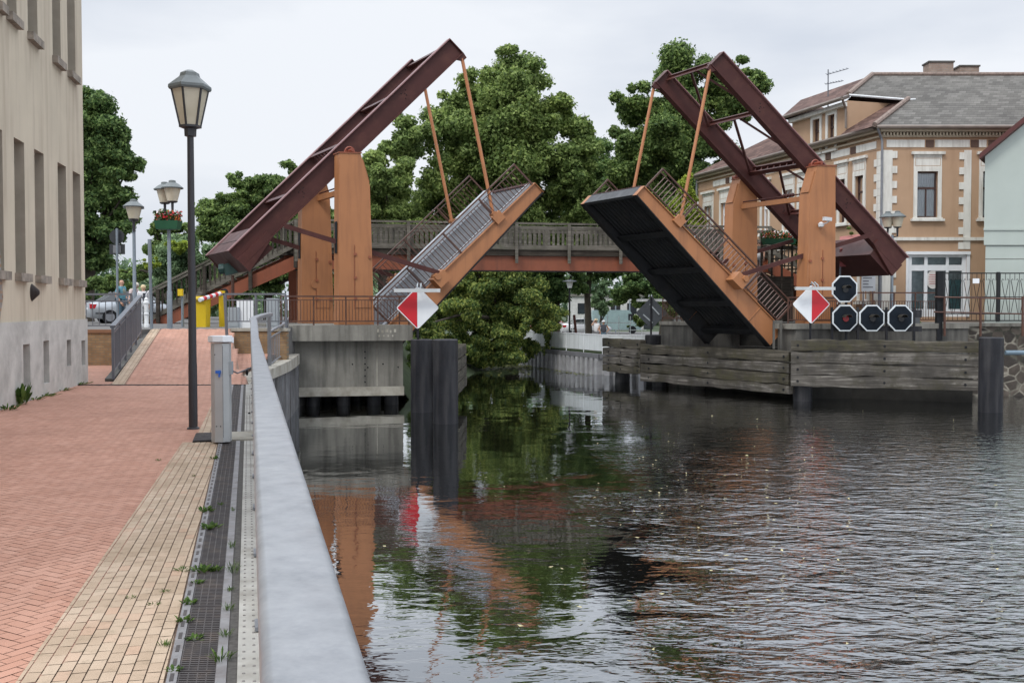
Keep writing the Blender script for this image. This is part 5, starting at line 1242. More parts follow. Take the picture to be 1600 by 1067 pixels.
# ================================================================== FAR QUAY
fq_ = thing('quay_wall', 'far ribbed sheet pile quay wall below the white panel railing', 'quay wall', (2.7, 60, 0))
vs = []; b = MB()
for (x0, y0), (x1, y1) in zip(FQ, FQ[1:]):
    ln_ = math.hypot(x1-x0, y1-y0); n = int(ln_/.62); nx, ny = -(y1-y0)/ln_, (x1-x0)/ln_
    nx, ny = (nx, ny) if ny < 0 else (-nx, -ny)
    for k in range(n):
        for f_, d in ((0, .02), (.35, .02), (.45, .3), (.9, .3)): t = (k+f_)/n; vs.append((x0+(x1-x0)*t+nx*d, y0+(y1-y0)*t+ny*d))
for (x0, y0), (x1, y1) in zip(vs, vs[1:]): b.quad((x0, y0, -2.6), (x1, y1, -2.6), (x1, y1, -.95), (x0, y0, -.95))
b.build('sheet_piling', mat('pale_sheet_piling', (.30, .30, .31), .7, var=.25, dirt=(.06, .055, .045), damt=.4, dscale=.8, streak=True), fq_)
b = MB()
for (x0, y0), (x1, y1) in zip(FQ, FQ[1:]): b.bar((x0, y0-.05, -.83), (x1, y1-.05, -.83), .5, .24)
b.build('capping_beam', mat('capping_grey', (.13, .13, .14), .7, var=.2), fq_)
wr = thing('panel_railing', 'white panelled railing along the far quay, streaked with grime', 'railing', (2.7, 60, 0))
M_panel = mat('white_panel', (.60, .63, .64), .6, var=.06, dirt=(.25, .26, .25), damt=.35, dscale=1.2, streak=True)
for (x0, y0), (x1, y1) in zip(FQ, FQ[1:]):
    ln_ = math.hypot(x1-x0, y1-y0); n = max(1, round(ln_/2.2))
    for k in range(n):
        a_, c_ = V((x0+(x1-x0)*(k+.01)/n, y0+(y1-y0)*(k+.01)/n, -.13)), V((x0+(x1-x0)*(k+.99)/n, y0+(y1-y0)*(k+.99)/n, -.13))
        MB().bar(a_, c_, .03, .84).build('panel', M_panel, wr); MB().bar(a_-Z_*.6, a_+Z_*.44, .05, .05, Y_).build('post', M_white, wr)
    MB().bar((x0, y0, .32), (x1, y1, .32), .07, .05).build('handrail', M_white, wr)

# ================================================================== TREES
M_bark = mat('bark', (.055, .045, .034), .95, var=.4, scale=5, bump=.6, bscale=12)
LEAF = {
 'lime':  leaf_mat('leaf_lime', (0.063, 0.105, 0.032), (0.171, 0.255, 0.079), (0.328, 0.427, 0.158), .48),
 'dark':  leaf_mat('leaf_dark', (0.038, 0.083, 0.032), (0.101, 0.180, 0.063), (0.214, 0.315, 0.118), .45),
 'maple': leaf_mat('leaf_maple', (0.050, 0.093, 0.035), (0.133, 0.217, 0.072), (0.265, 0.367, 0.134), .48),
 'weeping': leaf_mat('leaf_weeping', (0.045, 0.083, 0.032), (0.126, 0.203, 0.056), (0.340, 0.390, 0.118), .48),
 'pale':  leaf_mat('leaf_pale', (0.101, 0.165, 0.095), (0.189, 0.285, 0.158), (0.302, 0.435, 0.252), .45),
 'yellow': leaf_mat('leaf_yellow', (0.113, 0.165, 0.032), (0.277, 0.375, 0.063), (0.454, 0.555, 0.110), .45),
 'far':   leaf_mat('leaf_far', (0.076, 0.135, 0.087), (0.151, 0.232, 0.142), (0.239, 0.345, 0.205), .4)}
def leaf_cloud(rg, blobs, n, size, droop=0.0, fill=.22):
    """blobs: array rows (x,y,z,rx,ry,rz); returns (n*4,3) leaf quads scattered over the blobs' shells"""
    blobs = np.array(blobs); wgt = (blobs[:, 3]*blobs[:, 4]+blobs[:, 3]*blobs[:, 5]); wgt = wgt/wgt.sum()
    idx = rg.choice(len(blobs), n, p=wgt); B = blobs[idx]
    d = rg.normal(size=(n, 3)); d[:, 2] += .18; d /= np.linalg.norm(d, axis=1)[:, None]
    r = np.where(rg.random(n) < fill, rg.random(n)**.5*.85, np.clip(rg.normal(.9, .21, n), .3, 1.6))[:, None]
    c = B[:, :3]+d*B[:, 3:6]*r
    nn = d*.8+rg.normal(size=(n, 3))*.62; nn[:, 2] += .25-droop*.2; nn /= np.linalg.norm(nn, axis=1)[:, None]
    t = rg.normal(size=(n, 3)); t[:, 2] -= droop*1.5; t -= nn*(t*nn).sum(1)[:, None]; t /= np.linalg.norm(t, axis=1)[:, None]; u = np.cross(nn, t)
    s = (size*(.55+.9*rg.random(n)))[:, None]
    q = np.stack([c-t*s, c-u*s*.52+t*s*.1, c+t*s, c+u*s*.52+t*s*.1], 1)
    return q.reshape(-1, 3)
def tree(name, label, Y, base, crowns, n, size, leaf, seed, trunk_r=.3, nb=70, depth=.85, group=None, droop=0.0, br=(.14, .27), cat='tree', limbs=14, trunk=True, lean=0, below=False, fill=.22):
    """base: (px, z) of the trunk foot; crowns: (px, py, rx, ry) ellipses measured at distance Y, optional 5th: own distance"""
    rg = np.random.default_rng(seed); bx_ = P(base[0], 483, Y).x; b0 = V((bx_, Y, base[1]))
    t = thing(name, label, cat, b0, group); blobs = []; area = sum(c[2]*c[3] for c in crowns)
    for c in crowns:
        Yc = c[4] if len(c) > 4 else Y; ce = P(c[0], c[1], Yc); rx, rz = c[2]/F*Yc, c[3]/F*Yc; ry = min(rx, max(rz, rx*.7))*depth
        k = max(8, int(2.6*nb*c[2]*c[3]/area))
        for i in range(k):
            d = rg.normal(size=3); d /= np.linalg.norm(d); rr = .25+.75*rg.random()**.55
            s_ = rg.uniform(*br)*.68; m_ = (rx*rz)**.5*s_*rg.uniform(.8, 1.2)
            e = np.array([max(.2, 1-0*s_)]*3)
            p = np.array(ce)+d*rr*np.array([rx, ry, rz])*(1-s_*.55)
            blobs.append([*p, m_*rg.uniform(.9, 1.5), m_*rg.uniform(.9, 1.5), m_*rg.uniform(.7, 1.1)])
    A_ = np.array(blobs); D_ = np.linalg.norm(A_[:, None, :3]-A_[None, :, :3], axis=2); near = (D_ < (A_[:, None, 3]+A_[None, :, 3])*1.05).sum(1)-1
    blobs = [q for q, k in zip(blobs, near) if k >= 2 or len(blobs) < 45]
    if below: blobs = [q for q in blobs if q[2]-q[5] > ZW+.1]
    V4 = leaf_cloud(rg, blobs, int(n*2.8), size*.56, droop, fill)
    fast_mesh('crown', V4, 4, LEAF[leaf], t)
    if trunk:
        top = P(crowns[0][0], crowns[0][1], Y); tb = MB()
        pts = [b0-Z_*.6, b0+Z_*.4]+[b0.lerp(V((top.x, Y, top.z)), f_)+V((rg.normal()*.15, rg.normal()*.15, 0)) for f_ in (.3, .55, .8, 1.0)]
        tb.tube(pts, [trunk_r*1.35, trunk_r, trunk_r*.85, trunk_r*.65, trunk_r*.45, trunk_r*.2], 10)
        for i in rg.choice(len(blobs), min(limbs, len(blobs)), replace=False):
            q_ = V(blobs[i][:3]); f_ = rg.uniform(.3, .75); st_ = b0.lerp(V((top.x, Y, top.z)), f_)
            if q_.z < st_.z-1: continue
            mid = st_.lerp(q_, .5)+V((0, 0, .4)); tb.tube([st_, mid, q_], [trunk_r*.38, trunk_r*.25, trunk_r*.08], 6)
        tb.build('trunk', M_bark, t)
    return t
# the two big crowns behind the bridge
tree('lime_tree', 'largest broad green tree behind the left half of the drawbridge', 70, (800, -.6), [(790, 225, 112, 140), (868, 230, 76, 100), (705, 250, 88, 112), (740, 360, 130, 80), (850, 350, 100, 85), (640, 262, 66, 84, 66), (800, 140, 86, 66), (612, 230, 54, 58, 66), (905, 190, 48, 60), (720, 190, 62, 62), (600, 300, 60, 60, 66), (900, 300, 60, 90)], 95000, .23, 'lime', 11, .55, 230, br=(.12, .24))
tree('lime_tree', 'broad green tree behind the raised right half of the drawbridge', 74, (1040, -.6), [(1055, 185, 102, 112), (1150, 140, 60, 66), (1000, 260, 62, 125), (1060, 300, 95, 105), (980, 350, 72, 90), (1015, 140, 62, 56), (1125, 108, 72, 46), (1165, 125, 54, 56), (1150, 200, 64, 76), (980, 170, 40, 60), (960, 240, 46, 70)], 85000, .23, 'maple', 12, .5, 140, br=(.12, .24))
tree('lime_tree', 'small dark crown between the two large trees behind the footbridge', 84, (920, -.6), [(925, 310, 70, 110), (925, 400, 70, 60), (945, 270, 45, 70), (900, 360, 60, 70)], 34000, .23, 'dark', 13, .3, 110)
tree('lime_tree', 'green tree behind the left orange tower and the beam', 62, (600, .8), [(600, 290, 62, 62), (560, 350, 60, 60), (620, 380, 60, 50)], 30000, .21, 'lime', 14, .35, 70)
# foliage hanging to the water
tree('overhanging_tree', 'drooping tree whose branches hang down to the water under the footbridge', 60, (800, -.9), [(760, 470, 100, 62), (700, 500, 62, 60, 56), (815, 510, 62, 62), (745, 545, 70, 36, 58), (850, 465, 48, 46, 63), (680, 545, 40, 36, 54), (668, 500, 36, 56, 52), (720, 440, 60, 40), (790, 455, 60, 44), (700, 556, 50, 28, 55), (765, 545, 80, 34, 58), (815, 552, 44, 28, 60), (850, 520, 36, 44, 62), (740, 515, 80, 50)], 60000, .16, 'weeping', 15, .35, 190, droop=.9, br=(.13, .26), below=True)
tree('park_tree', 'slim tree with dark trunk behind the white panel railing', 72, (868, -.6), [(870, 440, 60, 38), (905, 450, 35, 32), (840, 455, 40, 35)], 14000, .2, 'dark', 16, .36, 40)
tree('park_tree', 'young pale tree between the far white car and the grey van', 92, (940, -.6), [(940, 465, 22, 30), (938, 440, 14, 22)], 3200, .2, 'pale', 17, .1, 24)
# left side
tree('plane_tree', 'tall dark tree rising behind the beige building', 52, (135, 1.05), [(140, 230, 58, 98), (180, 270, 42, 62), (150, 330, 62, 70), (120, 400, 54, 60), (185, 215, 28, 36), (140, 160, 28, 36), (150, 390, 36, 46)], 52000, .17, 'dark', 18, .35, 160)
tree('oak_tree', 'rounded distant tree between the lamp post and the raised beam', 88, (385, 1.05), [(398, 300, 48, 48), (352, 342, 48, 44), (430, 325, 48, 60), (395, 370, 95, 55), (440, 290, 34, 40), (370, 320, 40, 40)], 34000, .27, 'maple', 19, .4, 120)
tree('oak_tree', 'middle green tree behind the two lantern lamps', 80, (255, 1.05), [(258, 375, 48, 44), (220, 420, 40, 36), (290, 390, 36, 40)], 15000, .24, 'maple', 20, .3, 50)
tree('willow_tree', 'pale grey green willow behind the people and the yellow bin', 66, (290, 1.05), [(292, 412, 60, 54), (265, 455, 46, 42), (325, 440, 50, 48), (300, 470, 60, 40)], 34000, .17, 'pale', 21, .3, 100, droop=1.0)
tree('oak_tree', 'dark tree behind the timber stairs of the footbridge', 60, (420, 1.0), [(420, 400, 75, 58), (480, 380, 60, 66), (520, 420, 60, 60), (380, 440, 60, 50)], 30000, .19, 'maple', 22, .3, 100)
tree('shrub', 'low green shrub behind the silver car near the building', 47, (150, 1.05), [(150, 452, 40, 26), (185, 440, 24, 20)], 8000, .14, 'maple', 23, .08, 30, cat='shrub', trunk=False)
tree('shrub', 'yellow tinged shrub in front of the willow', 70, (255, 1.05), [(285, 385, 26, 12, 64), (238, 410, 18, 10, 64)], 1800, .16, 'yellow', 24, .08, 16, cat='shrub', trunk=False)
tree('cypress', 'yellow green conifer beside the railing of the raised right deck', 62, (1072, -.5), [(1072, 310, 13, 48), (1055, 345, 16, 40), (1085, 350, 14, 44)], 9000, .12, 'yellow', 25, .1, 50, br=(.2, .4), cat='conifer')
tree('shrub', 'dark green bushes on the bank left of the far concrete block', 58, (1010, -.6), [(1000, 455, 40, 34), (1035, 470, 32, 40), (980, 440, 34, 26)], 14000, .17, 'dark', 26, .1, 50, cat='shrub', trunk=False)
tree('shrub', 'low hedge in front of the far grey van', 76, (965, -.6), [(965, 512, 26, 7), (1000, 505, 30, 12)], 3500, .12, 'lime', 27, .06, 22, cat='shrub', trunk=False)
tree('shrub', 'green creeper behind the near right tower and below the awning', 48.5, (1330, 1.12), [(1322, 366, 16, 14, 46.2), (1252, 395, 14, 28, 46.5), (1330, 425, 22, 20, 46.5)], 3500, .1, 'lime', 28, .05, 22, cat='shrub', trunk=False)
tree('shrub', 'mossy greenery hanging over the wall beside the black post', 41.9, (1440, 1.0), [(1445, 515, 20, 14, 41.9), (1420, 525, 10, 10, 41.9)], 1500, .06, 'dark', 29, .05, 14, cat='shrub', trunk=False)
tree('shrub', 'bank greenery between the left abutment and the pile pair', 45, (648, -1), [(650, 560, 20, 42, 45), (640, 606, 18, 22, 44), (662, 600, 22, 20, 47)], 5200, .12, 'maple', 31, .05, 30, cat='shrub', trunk=False)
# a far belt of trees closes the view under the footbridge
rg = np.random.default_rng(40); bl_ = []
for x in np.arange(-75, 95, 3.2): 
    for k in range(3): bl_.append([x+rg.normal()*1.5, 150+rg.normal()*8, 1+k*3.2+rg.normal(), 3.2, 3, 2.6])
o = fast_mesh('woodland', leaf_cloud(rg, bl_, 42000, .5), 4, LEAF['far'], None, (0, 150, 0)); tag(o, 'distant belt of trees beyond the car park', 'woodland', kind='stuff')
# water lilies, floating leaves
M_lily = leaf_mat('lily_pad', (.05, .075, .015), (.11, .13, .03), (.2, .2, .06), .1)
vs = []
for k in range(900):
    px, py = rg.uniform(725, 830), 573+rg.normal()*3.2+(rg.random()*8 if rg.random() < .15 else 0)
    if py > 586 or py < 570.5: continue
    p = G(px, py, ZW+.012); s_ = rg.uniform(.06, .16); a = rg.uniform(0, 6.28)
    for j in range(4): vs.append((p.x+s_*math.cos(a+j*1.57), p.y+s_*math.sin(a+j*1.57), p.z+rg.uniform(0, .03)))
for k in range(160):
    t = rg.random(); p = V((*lerp2(FQ[0], FQ[1], t), ZW+.012))+V((-.35-abs(rg.normal())*.45, -.3-abs(rg.normal())*.4, 0)); s_ = rg.uniform(.05, .11); a = rg.uniform(0, 6.28)
    for j in range(4): vs.append((p.x+s_*math.cos(a+j*1.57), p.y+s_*math.sin(a+j*1.57), p.z+rg.uniform(0, .03)))
o = fast_mesh('water_lilies', np.array(vs), 4, M_lily, None, (0, 64, ZW)); tag(o, 'yellow green lily pads along the far bank', 'lily pads', kind='stuff')
vs = []
for k in range(190):
    px = rg.uniform(600, 1590); py = 600+420*rg.random()**1.5
    if rg.random() < .55: px = 1110+rg.normal()*110; py = 760+rg.normal()*80
    if py < 640 and px > 930: continue
    p = G(px, py, ZW+.01); s_ = rg.uniform(.012, .032); a = rg.uniform(0, 6.28)
    for j in range(4): vs.append((p.x+s_*(1.6 if j % 2 else .7)*math.cos(a+j*1.57), p.y+s_*(1.6 if j % 2 else .7)*math.sin(a+j*1.57), p.z+rg.uniform(0, .022)))
o = fast_mesh('floating_leaves', np.array(vs), 4, mat('fallen_leaf', (.42, .37, .2), .7, var=.3, scale=20), None, (6, 20, ZW)); tag(o, 'small pale leaves floating on the dark canal', 'leaves', kind='stuff')

# ================================================================== VEHICLES
def car(label, c, yaw, paint, Lc=4.5, Wc=1.75, Hc=1.42, name='parked_car', group='parked cars', detail=True, rear_light=True):
    """saloon built lengthwise on its own axis (front = +x) and turned"""
    t = thing(name, label, 'car', c, group); c = V(c); ca = V((math.cos(yaw), math.sin(yaw), 0)); cb = V((-ca.y, ca.x, 0))
    W = lambda x, y, z: c+ca*x+cb*y+Z_*z
    st = [(-2.25, .42, .80, .60), (-2.2, .30, .93, .74), (-1.9, .24, .98, .82), (-1.35, .2, 1.0, .86), (-.6, .2, .98, .87), (.3, .2, .96, .87), (.95, .2, .93, .86), (1.5, .2, .84, .84), (2.0, .26, .74, .78), (2.22, .34, .64, .66), (2.27, .42, .56, .5)]
    b = MB(); rows = []
    for x, z0, z1, hw in st:
        hw *= Wc/1.75; x *= Lc/4.5
        rows.append([W(x, -hw*.92, z0), W(x, -hw, z0+.12), W(x, -hw*1.02, (z0+z1)/2), W(x, -hw*.97, z1-.06), W(x, -hw*.86, z1), W(x, 0, z1+.025), W(x, hw*.86, z1), W(x, hw*.97, z1-.06), W(x, hw*1.02, (z0+z1)/2), W(x, hw, z0+.12), W(x, hw*.92, z0)])
    n = 11
    b.add([p for r in rows for p in r], [(i*n+j, (i+1)*n+j, (i+1)*n+j+1, i*n+j+1) for i in range(len(rows)-1) for j in range(n-1)]+[(i*n+n-1, (i+1)*n+n-1, (i+1)*n, i*n) for i in range(len(rows)-1)]+[tuple(range(n)), tuple(range(len(rows)*n-1, (len(rows)-1)*n-1, -1))])
    body = b.build('body', paint, t, ang=50)
    s = Lc/4.5; hw0, hw1 = .8*Wc/1.75, .6*Wc/1.75
    g = MB(); A = [(-1.75, .97), (-1.0, Hc-.05), (-.1, Hc), (.35, Hc-.04), (1.12, .93)]
    wl = lambda z: hw0+(hw1-hw0)*(z-.93)/(Hc-.93)
    L_ = [W(x*s, -wl(z), z) for x, z in A]; R_ = [W(x*s, wl(z), z) for x, z in A]
    g.poly(L_[::-1]); g.poly(R_)
    for i in (0, 3): g.quad(L_[i], L_[i+1], R_[i+1], R_[i])
    g.quad(L_[1], L_[2], R_[2], R_[1]); g.quad(L_[2], L_[3], R_[3], R_[2]); g.build('glasshouse', M_glass, t)
    rf = MB()
    top = [W(x*s, sg*(wl(z)+.01), z+.012) for sg in (-1, 1) for x, z in ((-1.02, Hc-.05), (-.1, Hc), (.37, Hc-.04))]
    rf.quad(top[0], top[1], top[4], top[3]); rf.quad(top[1], top[2], top[5], top[4])
    for sg in (-1, 1):
        for (x0, z0, x1, z1) in ((-1.78, .97, -1.0, Hc-.04), (.35, Hc-.03, 1.14, .93), (-.32, .95, -.28, Hc-.01)): rf.bar(W(x0*s, sg*(wl(z0)+.008), z0), W(x1*s, sg*(wl(z1)+.008), z1), .03, .07)
    rf.build('roof', paint, t)
    for x in (-1.33, 1.38):
        for sg in (-1, 1):
            w_ = MB(); w_.tube([W(x*s, sg*.66*Wc/1.75, .31), W(x*s, sg*.885*Wc/1.75, .31)], .31, 18); wo_ = w_.build('wheel', M_black, t)
            w_ = MB(); w_.tube([W(x*s, sg*.87*Wc/1.75, .31), W(x*s, sg*.893*Wc/1.75, .31)], .2, 12); w_.build('rim', M_galv, wo_)
    for sg in (-1, 1):
        w_ = MB(); w_.span(W(-2.235*s, sg*.62*Wc/1.75-.16, .68), ca*.1+cb*0, cb*.32, Z_*.2); w_.span(W(-2.2*s, sg*.74-.03*(1 if sg > 0 else -1)-.03, .68), ca*.24, cb*.06*sg, Z_*.18); w_.build('tail_light', M_tail, t)
        w_ = MB(); w_.span(W(2.14*s, sg*.58*Wc/1.75-.15, .52), ca*.1, cb*.3, Z_*.13); w_.build('headlight', M_headl, t)
    w_ = MB(); w_.span(W(-2.27*s, -.26, .62), ca*.03, cb*.52, Z_*.11); w_.build('number_plate', M_white, t)
    for sg in (-1, 1):
        w_ = MB(); w_.span(W(-2.0*s, sg*.885*Wc/1.75-.01, .44), ca*4.0*s, cb*.02, Z_*.05); w_.build('rubbing_strip', M_black, t)
        w_ = MB(); w_.ball(W(.72*s, sg*.95*Wc/1.75, .95), .1, 8, 6, (1, .8, .7)); w_.build('mirror', paint, t)
    return t
M_tail = mat('tail_light_red', (.42, .012, .02), .25, var=.1); M_headl = mat('headlight_glass', (.6, .62, .64), .12)
m = NM('car_silver'); M_silver = m.fin((.36, .385, .41), .3, .5)
m = NM('car_red'); M_carred = m.fin((.38, .02, .03), .3)
m = NM('car_white'); M_carwhite = m.fin((.65, .66, .68), .3)
cp_ = P(211, 507, 46.0); cp_.z = 1.05
car('silver saloon car parked behind the railing beside the beige building', cp_, R(30), M_silver, Lc=4.0, Hc=1.46)
cp_ = P(852, 505, 93); cp_.z = -.59; car('distant red car beyond the white panel railing', cp_, R(175), M_carred)
cp_ = P(915, 505, 92); cp_.z = -.59; car('distant white car beyond the two people at the far railing', cp_, R(10), M_carwhite)
vn = thing('delivery_van', 'distant pale teal van right of the two people at the far railing', 'van', P(965, 505, 96)); vc = P(965, 505, 96); vc.z = -.59
MB().prism([vc+V((x, 0, z)) for x, z in ((-2.3, .35), (2.2, .35), (2.25, 1.0), (1.7, 1.2), (1.2, 2.1), (1.0, 2.2), (-2.25, 2.2), (-2.3, 2.1))], Y_*1.9).build('body', mat('van_teal', (.26, .36, .36), .5), vn)
for x in (-1.4, 1.4): MB().tube([vc+V((x, -.03, .36)), vc+V((x, .25, .36))], .36, 14).build('wheel', M_black, vn)
MB().span(vc+V((1.0, -.012, 1.25)), X_*.55, Y_*.01, Z_*.6).build('window', M_glass, vn)
fbld = thing('office_building', 'distant white flat roofed building with dark windows below the footbridge', 'building', P(925, 500, 118)); bc = P(893, 505, 118)
x1_ = P(1010, 500, 118).x; zt_ = P(920, 463, 118).z
MB().span(V((bc.x, 118, -.7)), X_*(x1_-bc.x), Y_*8, Z_*(zt_+.7)).build('wall', mat('far_white_wall', (.5, .5, .48), .8), fbld)
MB().span(V((bc.x-.2, 117.8, zt_)), X_*(x1_-bc.x+.4), Y_*8.4, Z_*.25).build('roof', M_conc, fbld)
for k in range(6):
    for z in (zt_-1.6, zt_-3.8): MB().span(V((bc.x+.7+k*1.9, 117.95, z-.4)), X_*1.1, Y_*.04, Z_*1.2).build('window', M_glass, fbld)
wf = thing('mesh_fence', 'thin white fence with posts in front of the distant cars', 'fence', P(850, 515, 86))
for z in (.55, -.05): MB().bar(V((P(800, 500, 86).x, 86, z)), V((P(1010, 500, 86).x, 86, z)), .05, .06).build('rail', M_white, wf)
for k in range(12): x = P(805+k*18, 500, 86).x; MB().bar(V((x, 86, -.62)), V((x, 86, 1.1)), .06, .06).build('post', M_white, wf)
for px, lab in ((842, 'first'), (862, 'second'), (900, 'third')):
    o = MB().tube([P(px, 522, 76), P(px-3, 492, 76)], .1, 7).build('stake', mat('stake_brown', (.1, .03, .022), .8), None, P(px, 522, 76)); tag(o, {'first': 'reddish brown stake left of the dark park trunk', 'second': 'reddish brown stake hard against the dark park trunk', 'third': 'reddish brown stake left of the two people by the far railing'}[lab], 'stake', 'reddish stakes behind the far quay')
pl_ = thing('park_lamp', 'slim park lamp with white conical head under the footbridge', 'street lamp', P(890, 515, 69)); a_ = P(890, 450, 69)
MB().tube([V((a_.x, 69, -.6)), a_], .06, 8).build('pole', M_pile, pl_); MB().lathe(a_, [(.14, 0), (.25, .42)], 12).build('lantern', M_white, pl_); MB().lathe(a_, [(.48, .42), (.46, .48), (.1, .55)], 14).build('roof', M_greyrail, pl_)
for px, top, lab in ((962, 455, 'left'), (984, 470, 'right')):
    o = MB().tube([V((P(px, 500, 100).x, 100, -.6)), P(px, top, 100)], .07, 6).build('pole', M_polegrey, None, P(px, 510, 100)); o.name = 'flood_pole'
    tag(o, {'left': 'taller thin grey pole beyond the distant van', 'right': 'shorter thin grey pole right of the distant van'}[lab], 'pole')

# ================================================================== STREET ITEMS, LEFT
def bollard(px, lab):
    p = P(px, 508, 35.2); p.z = 1.07; b = MB(); b.lathe(p, [(r_*.72, z_) for r_, z_ in ((.13, 0), (.13, .1), (.1, .14), (.1, .42), (.12, .44), (.12, .48), (.1, .5), (.1, .8), (.13, .82), (.13, .88), (.09, .93), (.1, .98), (.02, 1.04))], 14)
    o = b.build('bollard', M_white, None, p); tag(o, lab, 'bollard', 'white bollards at the ramp head')
bollard(219, 'left of two white ringed bollards at the head of the ramp'); bollard(229, 'right of two white ringed bollards at the head of the ramp')
p = P(237, 516, 33.6); p.z = 1.07; t_ = P(233.5, 374, 33.6)
o = MB().tube([p, p.lerp(t_, .62), p.lerp(t_, .63), t_], [.05, .05, .065, .06], 8).build('pole', M_polegrey, None, p); tag(o, 'bare grey pole right of the elderly woman in white', 'pole')
ts = thing('traffic_sign', 'back of a round and a square traffic sign on a grey pole', 'sign', P(183, 512, 34.5)); p = P(184, 512, 34.5); p.z = 1.07; t_ = P(182.5, 357, 34.5)
MB().tube([p, t_], .04, 8).build('pole', M_polegrey, ts)
c_ = P(182.5, 370, 34.6); MB().tube([c_, c_+Y_*.02], .25, 20).build('round_plate', mat('sign_back', (.035, .04, .045), .5, .2), ts)
c_ = P(183, 389.5, 34.6); MB().span(c_-X_*.26-Z_*.17, X_*.52, Y_*.02, Z_*.34).build('square_plate', MATS['sign_back'], ts); MB().span(c_-X_*.13-Z_*.13-Y_*.02, X_*.26, Y_*.018, Z_*.26).build('clamp_plate', M_galv, ts)
yb = thing('grit_bin', 'bright yellow bin with lid behind the lamp post', 'bin', P(316, 510, 36)); p = P(316, 510, 36.0); p.z = 1.07
MB().hexa([p+V((i*.2, j*.26, 0)) for i, j in ((-1, -1), (1, -1), (1, 1), (-1, 1))]+[p+V((i*.22, j*.29, .98)) for i, j in ((-1, -1), (1, -1), (1, 1), (-1, 1))]).build('body', M_yellow, yb)
MB().hexa([p+V((i*.25, j*.32, .981)) for i, j in ((-1, -1), (1, -1), (1, 1), (-1, 1))]+[p+V((i*.22, j*.29, 1.08)) for i, j in ((-1, -1), (1, -1), (1, 1), (-1, 1))]).build('lid', M_yellow, yb)
MB().bar(p+V((-.15, -.33, .9)), p+V((.15, -.33, .9)), .03, .03).build('handle', M_black, yb)
lb = thing('call_post', 'small yellow box on a grey post between the lamp poles and the bin', 'call box', P(283, 510, 36)); p = P(285.5, 510, 36); p.z = 1.07
MB().tube([p, p+Z_*1.3], .05, 8).build('post', M_polegrey, lb); MB().box(P(282, 457, 35.9), (.16, .14, .24)).build('box', M_yellow, lb)
bm = thing('barrier_boom', 'red and white barrier boom with dark end above the yellow bin', 'barrier', P(350, 465, 36.5)); a_, c_ = P(312, 468.5, 35.4), P(348, 457.5, 36.6)
for k in range(8): MB().tube([a_.lerp(c_, k/8), a_.lerp(c_, (k+.98)/8)], .075, 8).build('band', M_white if k % 2 == 0 else M_red, bm)
MB().tube([c_, c_.lerp(a_, -.12)], .13, 8).build('end_weight', M_black, bm); MB().box(V((c_.x, c_.y, 1.7)), (.2, .3, 1.3)).build('pedestal', M_yellow, bm)
tl = thing('traffic_light', 'dark green traffic light head on a mast below the counterweight', 'traffic light', P(363, 470, 39)); a_ = P(363.5, 430, 39)
MB().tube([V((a_.x, 39, 1.07)), a_], .06, 8).build('mast', M_brownrail, tl)
c_ = P(362, 420, 39); MB().bar(c_-X_*.25-Z_*.05, c_+X_*.28+Z_*.07, .3, .42).tube([c_-X_*.26, c_-X_*.45-Z_*.02], [.19, .21], 10).build('head', mat('signal_green_housing', (.012, .045, .042), .5), tl)
MB().tube([c_+X_*.3+V((0, -.05, .06)), c_+X_*.38+V((0, -.1, .08))], .13, 10).build('lens', M_red, tl)
for px, w_, y0_, y1_, mt, lab, nm, ct in ((383, .55, 470, 507, M_white, 'white upright board behind the grey railing', 'board', 'board'), (366, .36, 480, 508, M_greybox, 'low grey cabinet left of the white board', 'cabinet', 'cabinet'), (426.5, .38, 466, 504, M_greybox, 'grey cabinet between the two grey rail posts near the abutment', 'cabinet', 'cabinet')):
    a_ = P(px, y0_, 34.6); p = V((a_.x, 34.6, 1.07)); h_ = a_.z-1.07
    t_ = thing('switch_cabinet' if nm == 'cabinet' else 'notice_board', lab, ct, p); MB().box(p+Z_*(h_/2), (w_, .3 if nm == 'cabinet' else .06, h_)).build('body' if nm == 'cabinet' else 'panel', mt, t_)
    if nm == 'cabinet': MB().box(p+Z_*(h_/2)-Y_*.155, (w_*.85, .012, h_*.85)).build('door', mt, t_)
    else: MB().box(p+V((-w_*.3, .05, h_*.45)), (.05, .05, h_*.9)).box(p+V((w_*.3, .05, h_*.45)), (.05, .05, h_*.9)).build('leg', M_greyrail, t_)

# ================================================================== PEOPLE
def skinned(pts, edges, rad, name, mat_, par, sub=1):
    """grow one surface over a skeleton with the Skin modifier and keep it as a plain mesh"""
    me = bpy.data.meshes.new('skeleton'); me.from_pydata([tuple(p) for p in pts], edges, []); o = bpy.data.objects.new('skeleton', me); COL.objects.link(o)
    md = o.modifiers.new('skin', 'SKIN'); md.use_smooth_shade = True; sk = me.skin_vertices[0].data
    for i, r in enumerate(rad):
        sk[i].radius = r if isinstance(r, tuple) else (r, r); sk[i].use_root = (i == 0)
    sd_ = o.modifiers.new('sub', 'SUBSURF'); sd_.levels = sub; sd_.render_levels = sub
    dg = bpy.context.evaluated_depsgraph_get(); dg.update(); me2 = bpy.data.meshes.new_from_object(o.evaluated_get(dg))
    vs = [tuple(v.co) for v in me2.vertices]; fs = [tuple(p.vertices) for p in me2.polygons]
    bpy.data.objects.remove(o); bpy.data.meshes.remove(me); bpy.data.meshes.remove(me2)
    return vs, fs
M_skin = mat('skin', (.52, .3, .21), .6, var=.06); M_hairw = mat('white_hair', (.62, .57, .48), .8); M_hairb = mat('dark_hair', (.06, .04, .03), .8)
